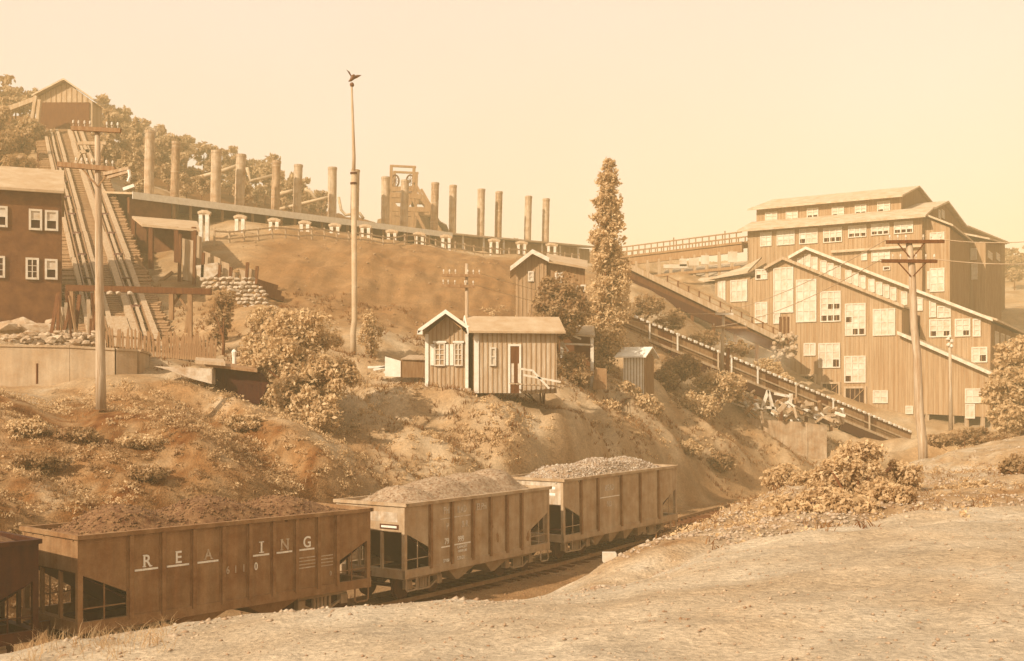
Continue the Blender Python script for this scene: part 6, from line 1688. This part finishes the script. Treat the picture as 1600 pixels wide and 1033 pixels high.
plant('sapling', 'thin wispy sapling just right of the flagpole foot', 'sapling', bz(580, 568, 65.5), [cr_(580, 525, 65.5, 24, 36), cr_(578, 505, 65.5, 14, 26)], 1500, .09, m_leaf_l, 1.0, .05, seed=12, stems=8, k=14)
plant('wispy_bush', 'spindly dark bush below the stone wall, right of the plane foot', 'bush', bz(348, 548, 60), [cr_(352, 470, 62, 22, 24), cr_(345, 500, 61, 22, 22), cr_(340, 525, 60.5, 16, 20)], 1700, .10, m_leaf, 1.2, .08, seed=13, stems=8, k=10)
plant('wall_bush', 'pale leafy bush at the foot of the stone wall above the dark opening', 'bush', bz(400, 560, 60), [cr_(420, 500, 62, 40, 26), cr_(396, 545, 58, 26, 26)], 4600, .11, m_leaf_l, None, .1, seed=14, stems=6, k=14)
BU_ = [(1050, 612, 81, [cr_(1062, 575, 81, 34, 24), cr_(1040, 590, 80, 22, 20)], 4800, m_leaf, 'dark shrub just right of the tiny hut'),
       (1115, 640, 81, [cr_(1115, 605, 82, 44, 34), cr_(1090, 635, 79, 40, 26), cr_(1145, 604, 83, 28, 24)], 8500, m_leaf_l, 'broad pale shrub under the slim telegraph pole'),
       (985, 640, 71, [cr_(970, 614, 72, 36, 22), cr_(1005, 636, 71.5, 38, 24), cr_(950, 640, 69, 26, 18)], 6200, m_leaf_l, 'pale straggling shrub below the tiny hut'),
       (1190, 560, 98, [cr_(1200, 575, 98, 28, 20), cr_(1225, 600, 97, 22, 18)], 2600, m_leaf_l, 'pale shrub between the two conveyors near the breaker'),
       (1000, 480, 92, [cr_(1010, 478, 92, 34, 22), cr_(1050, 500, 94, 30, 18)], 3600, m_leaf, 'dark brushy growth under the upper walkway'),
       (1110, 530, 96, [cr_(1105, 528, 96, 40, 14), cr_(1150, 545, 98, 30, 14)], 2800, m_leaf, 'low scrub between the two conveyors')]
for i, (px, py, Y, crs, nl, mt, lb_) in enumerate(BU_):
    plant('shrub', lb_, 'shrub', bz(px, py, Y), crs, nl, .115, mt, None, .08, 'shrubs below and between the conveyors', 20 + i, 6, 14)
# bushes on the mound by the big pole
plant('front_bush', 'big leafy bush on the mound left of the leaning telegraph pole', 'bush', bz(1335, 815, 27),
      [cr_(1325, 745, 29, 66, 36), cr_(1295, 788, 26.5, 52, 32), cr_(1372, 780, 27, 52, 36), cr_(1345, 708, 30, 50, 22), cr_(1412, 748, 30, 36, 30), cr_(1250, 808, 22.5, 52, 26), cr_(1320, 796, 23, 62, 30), cr_(1395, 780, 24, 44, 26), cr_(1220, 790, 27, 36, 18)], 26000, .062, m_leaf_l, None, .09, seed=31, stems=16, k=18)
plant('low_bush', 'small pale bush at the left end of the mound scrub above the track', 'bush', bz(1225, 778, 35), [cr_(1225, 748, 36, 40, 26), cr_(1262, 755, 35, 26, 22)], 3800, .07, m_leaf_l, None, .06, seed=32, stems=8, k=14)
plant('hedge_bush', 'low spreading bush right of the leaning pole before the chute shed', 'bush', bz(1510, 700, 62), [cr_(1470, 688, 64, 34, 12), cr_(1520, 684, 64, 46, 18), cr_(1570, 690, 62, 40, 15)], 6500, .10, m_leaf, None, .08, seed=33, stems=6, k=16)
plant('weed_bush', 'scrubby weed clump on the mound right of the leaning pole', 'bush', bz(1500, 775, 30), [cr_(1480, 770, 30, 34, 12), cr_(1530, 765, 31, 48, 14)], 3800, .05, m_leaf_l, None, .05, seed=34, stems=6, k=18)
plant('edge_bush', 'dark bush at the right edge of the photo on the mound', 'bush', bz(1600, 750, 36), [cr_(1590, 730, 37, 34, 22), cr_(1625, 745, 36, 34, 26), cr_(1560, 772, 33, 34, 10)], 5200, .07, m_leaf, None, .06, seed=35, stems=6, k=14)
plant('shade_tree', 'big leafy tree at the right edge before the end of the breaker', 'tree', bz(1590, 690, 80),
      [cr_(1590, 560, 80, 40, 36), cr_(1572, 610, 79, 38, 40), cr_(1610, 620, 79, 40, 50), cr_(1578, 655, 77, 34, 28), cr_(1640, 570, 82, 40, 50)], 15000, .17, m_leaf_l, 2.0, .25, seed=36, stems=12, k=18)
# hillside trees, each its own crown and trunk
HT = []
rnd = random.Random(99)
ridge = [(0, 175), (30, 150), (60, 150), (150, 185), (200, 205), (250, 232), (300, 252), (340, 262), (400, 280), (440, 290), (480, 312), (520, 335), (560, 352)]
def ridge_y(px):
    for (a, ya), (b_, yb) in zip(ridge[:-1], ridge[1:]):
        if a <= px <= b_: return ya + (yb - ya) * (px - a) / (b_ - a)
    return ridge[-1][1] if px > 560 else ridge[0][1]
far_meshes = []
for i in range(6):
    rr2 = random.Random(200 + i)
    cs, rs = crown_clumps((0, 0, 4.2), 2.4, 2.4, 3.0, 16, rr2, .30, .5)
    v, f = leaves(cs, np.array(rs), 900, .42)
    far_meshes.append(np_mesh('crown', v, f, m_leaf_far))
ftm = MB(); ftm.tube([(0, 0, -1), (0.05, 0, 1.5), (0, 0, 4)], [.22, .17, .08], 6); ftme = ftm.mesh('trunk', m_bark)
kind_words = ['rounded', 'bushy', 'ragged', 'spreading', 'upright', 'small']
cnt = 0
for row_, (dpy, n_) in enumerate(((4, 34), (24, 30), (50, 26), (78, 20))):
    for i in range(n_):
        px = -30 + 570 * (i + rnd.uniform(.1, .9)) / n_
        if 58 < px < 142 and row_ < 3: continue
        py = ridge_y(max(0, min(559, px))) + dpy + rnd.uniform(-6, 10)
        if py > 330 - (px < 230) * 30: continue
        q = onground(px, py + 16, 118, 330)
        if q.y > 320 or q.y < 119: continue
        t = thing('hillside_tree', '', 'tree', (q.x, q.y, q.z), rnd.uniform(0, 6), 'trees on the wooded hillside at the upper left')
        o = obj('crown', far_meshes[rnd.randrange(6)], parent=t); o2 = obj('trunk', ftme, parent=t)
        s = rnd.uniform(.65, 1.25) * (q.y / 185) * .8; t.scale = (s, s, s * rnd.uniform(.85, 1.25))
        HT.append((px, row_, t)); cnt += 1
for px, row_, t in HT:
    where_ = 'left of the head house' if px < 62 else 'just right of the head house' if px < 200 else 'behind the first two smokestacks' if px < 300 else 'behind the third and fourth smokestacks' if px < 400 else 'behind the fifth and sixth smokestacks' if px < 490 else 'near the seventh smokestack'
    t['label'] = 'hazy hillside tree ' + ('on the skyline ' if row_ == 0 else 'high on the slope ' if row_ == 1 else 'halfway up the slope ' if row_ == 2 else 'low on the slope ') + where_
# far wooded rise at the right edge
for i in range(16):
    px = 1562 + i * 5 + rnd.uniform(-2, 2); Y = 235 + rnd.uniform(-20, 15)
    q = P(px, 425 + rnd.uniform(-4, 14), Y); gz = H(q.x, q.y)
    t = thing('far_tree', 'distant tree on the rise beyond the right end of the breaker', 'tree', (q.x, q.y, gz), rnd.uniform(0, 6), 'trees on the rise beyond the breaker')
    obj('crown', far_meshes[rnd.randrange(6)], parent=t); obj('trunk', ftme, parent=t); s = rnd.uniform(.6, .95); t.scale = (s, s, s)
# lone trees on the skyline
for px, py, Y, s, lb_ in ((803, 372, 190, .55, 'small flat tree on the skyline between the last four stacks'), (18, 140, 150, .9, 'tall ragged tree on the skyline at the far left'), (168, 182, 160, .8, 'pointed tree right beside the head house gable')):
    q = P(px, py, Y); gz = min(q.z - 2.5 * s, H(q.x, q.y))
    t = thing('skyline_tree', lb_, 'tree', (q.x, q.y, gz)); k_ = s
    obj('crown', far_meshes[3], parent=t); obj('trunk', ftme, parent=t); t.scale = (k_, k_, max(k_ * .5, (q.z - gz) / 7.0))
# scrub on the left hillside beside the plane
plant('hill_scrub', 'dark scrub on the slope left of the inclined plane above the pale roof', 'scrub', bz(20, 270, 105), [cr_(20, 225, 112, 34, 26), cr_(30, 255, 106, 30, 16), cr_(-10, 240, 108, 30, 30)], 5000, .3, m_leaf, None, .1, seed=41, stems=6, k=14)
plant('plane_scrub', 'dark scrub on the slope right of the plane above the open shed', 'scrub', bz(205, 300, 108), [cr_(200, 262, 112, 20, 24), cr_(212, 290, 106, 18, 16)], 2600, .28, m_leaf_far, None, .1, seed=42, stems=5, k=12)

# bank shrubs: bramble clumps
for i, (px, py, rx, rz, lb_) in enumerate(((40, 668, 44, 16, 'dense bramble patch below the concrete wall at the left edge'), (120, 680, 46, 14, 'bramble patch below the left telegraph pole'), (215, 690, 40, 14, 'pale bramble patch in the middle of the left bank'),
                                      (60, 720, 50, 18, 'dark bramble patch low on the bank at the far left'), (380, 660, 36, 14, 'low scrub under the dark timber opening'), (230, 740, 40, 12, 'small bramble patch above the widely lettered car'), (1075, 700, 26, 14, 'scrub patch on the bank right of the farthest car'), (1125, 722, 30, 18, 'scrub growing in a gully above the track'))):
    q = onground(px, py + rz * .6, 30, 90)
    plant('bramble', lb_, 'bramble', tuple(q), [cr_(px, py, q.y, rx, rz)], 2600, .07 if q.y < 50 else .09, m_leaf if i % 2 else m_leaf_l, None, .05, 'brambles on the cutting bank', 50 + i, 5, 14, .35, .6)

# ------------------------------------------------------------------ steam
sm_ = bpy.data.materials.new('steam'); sm_.use_nodes = True
n, l = sm_.node_tree.nodes, sm_.node_tree.links
n.clear()
pv = n.new('ShaderNodeVolumePrincipled'); mo = n.new('ShaderNodeOutputMaterial')
pv.inputs['Color'].default_value = (1.0, 0.9, 0.72, 1)
tc = n.new('ShaderNodeTexCoord'); nz = n.new('ShaderNodeTexNoise'); nz.inputs['Scale'].default_value = 0.9; nz.inputs['Detail'].default_value = 4
ln = n.new('ShaderNodeVectorMath'); ln.operation = 'LENGTH'
fo = n.new('ShaderNodeMapRange'); fo.inputs[1].default_value = 1.0; fo.inputs[2].default_value = 0.2; fo.inputs[3].default_value = 0; fo.inputs[4].default_value = 1
ns = n.new('ShaderNodeMapRange'); ns.inputs[1].default_value = 0.42; ns.inputs[2].default_value = 0.7; ns.inputs[3].default_value = 0; ns.inputs[4].default_value = 0.55
mu = n.new('ShaderNodeMath'); mu.operation = 'MULTIPLY'
l.new(tc.outputs['Object'], ln.inputs[0]); l.new(ln.outputs['Value'], fo.inputs[0]); l.new(tc.outputs['Object'], nz.inputs['Vector']); l.new(nz.outputs[0], ns.inputs[0])
l.new(fo.outputs[0], mu.inputs[0]); l.new(ns.outputs[0], mu.inputs[1]); l.new(mu.outputs[0], pv.inputs['Density']); l.new(pv.outputs[0], mo.inputs['Volume'])
for px, py, Y, r, lb_ in ((1196, 562, 101, (3.0, 1.6, 1.6), 'drifting steam low between the conveyors near the breaker'), (1150, 536, 101, (3.2, 1.6, 1.3), 'drifting steam below the upper walkway'), (238, 205, 101, (1.1, 1.0, 1.0), 'small puff of steam at the top of the first smokestack')):
    import bmesh
    bm = bmesh.new(); bmesh.ops.create_icosphere(bm, subdivisions=2, radius=1.0); me = bpy.data.meshes.new('steam_puff'); bm.to_mesh(me); bm.free(); me.materials.append(sm_)
    o = obj('steam_puff', me); o.location = P(px, py, Y); o.scale = r; tag(o, lb_, 'steam', kind='stuff')

# ------------------------------------------------------------------ air: pale coal dust haze between here and the hill
HZ = True
if HZ:
    hm = bpy.data.materials.new('haze_air'); hm.use_nodes = True
    n, l = hm.node_tree.nodes, hm.node_tree.links
    n.clear()
    pv = n.new('ShaderNodeVolumePrincipled'); mo = n.new('ShaderNodeOutputMaterial')
    pv.inputs['Color'].default_value = (1.0, 0.82, 0.46, 1); pv.inputs['Density'].default_value = 0.0018; pv.inputs['Anisotropy'].default_value = 0.0
    l.new(pv.outputs[0], mo.inputs['Volume'])
    hz = MB(); hz.box(-900.5, 900.5, -200.5, 2000.5, -40, 95)
    o = obj('haze', hz, hm); o['kind'] = 'stuff'; o['label'] = 'pale dusty haze over the whole valley'
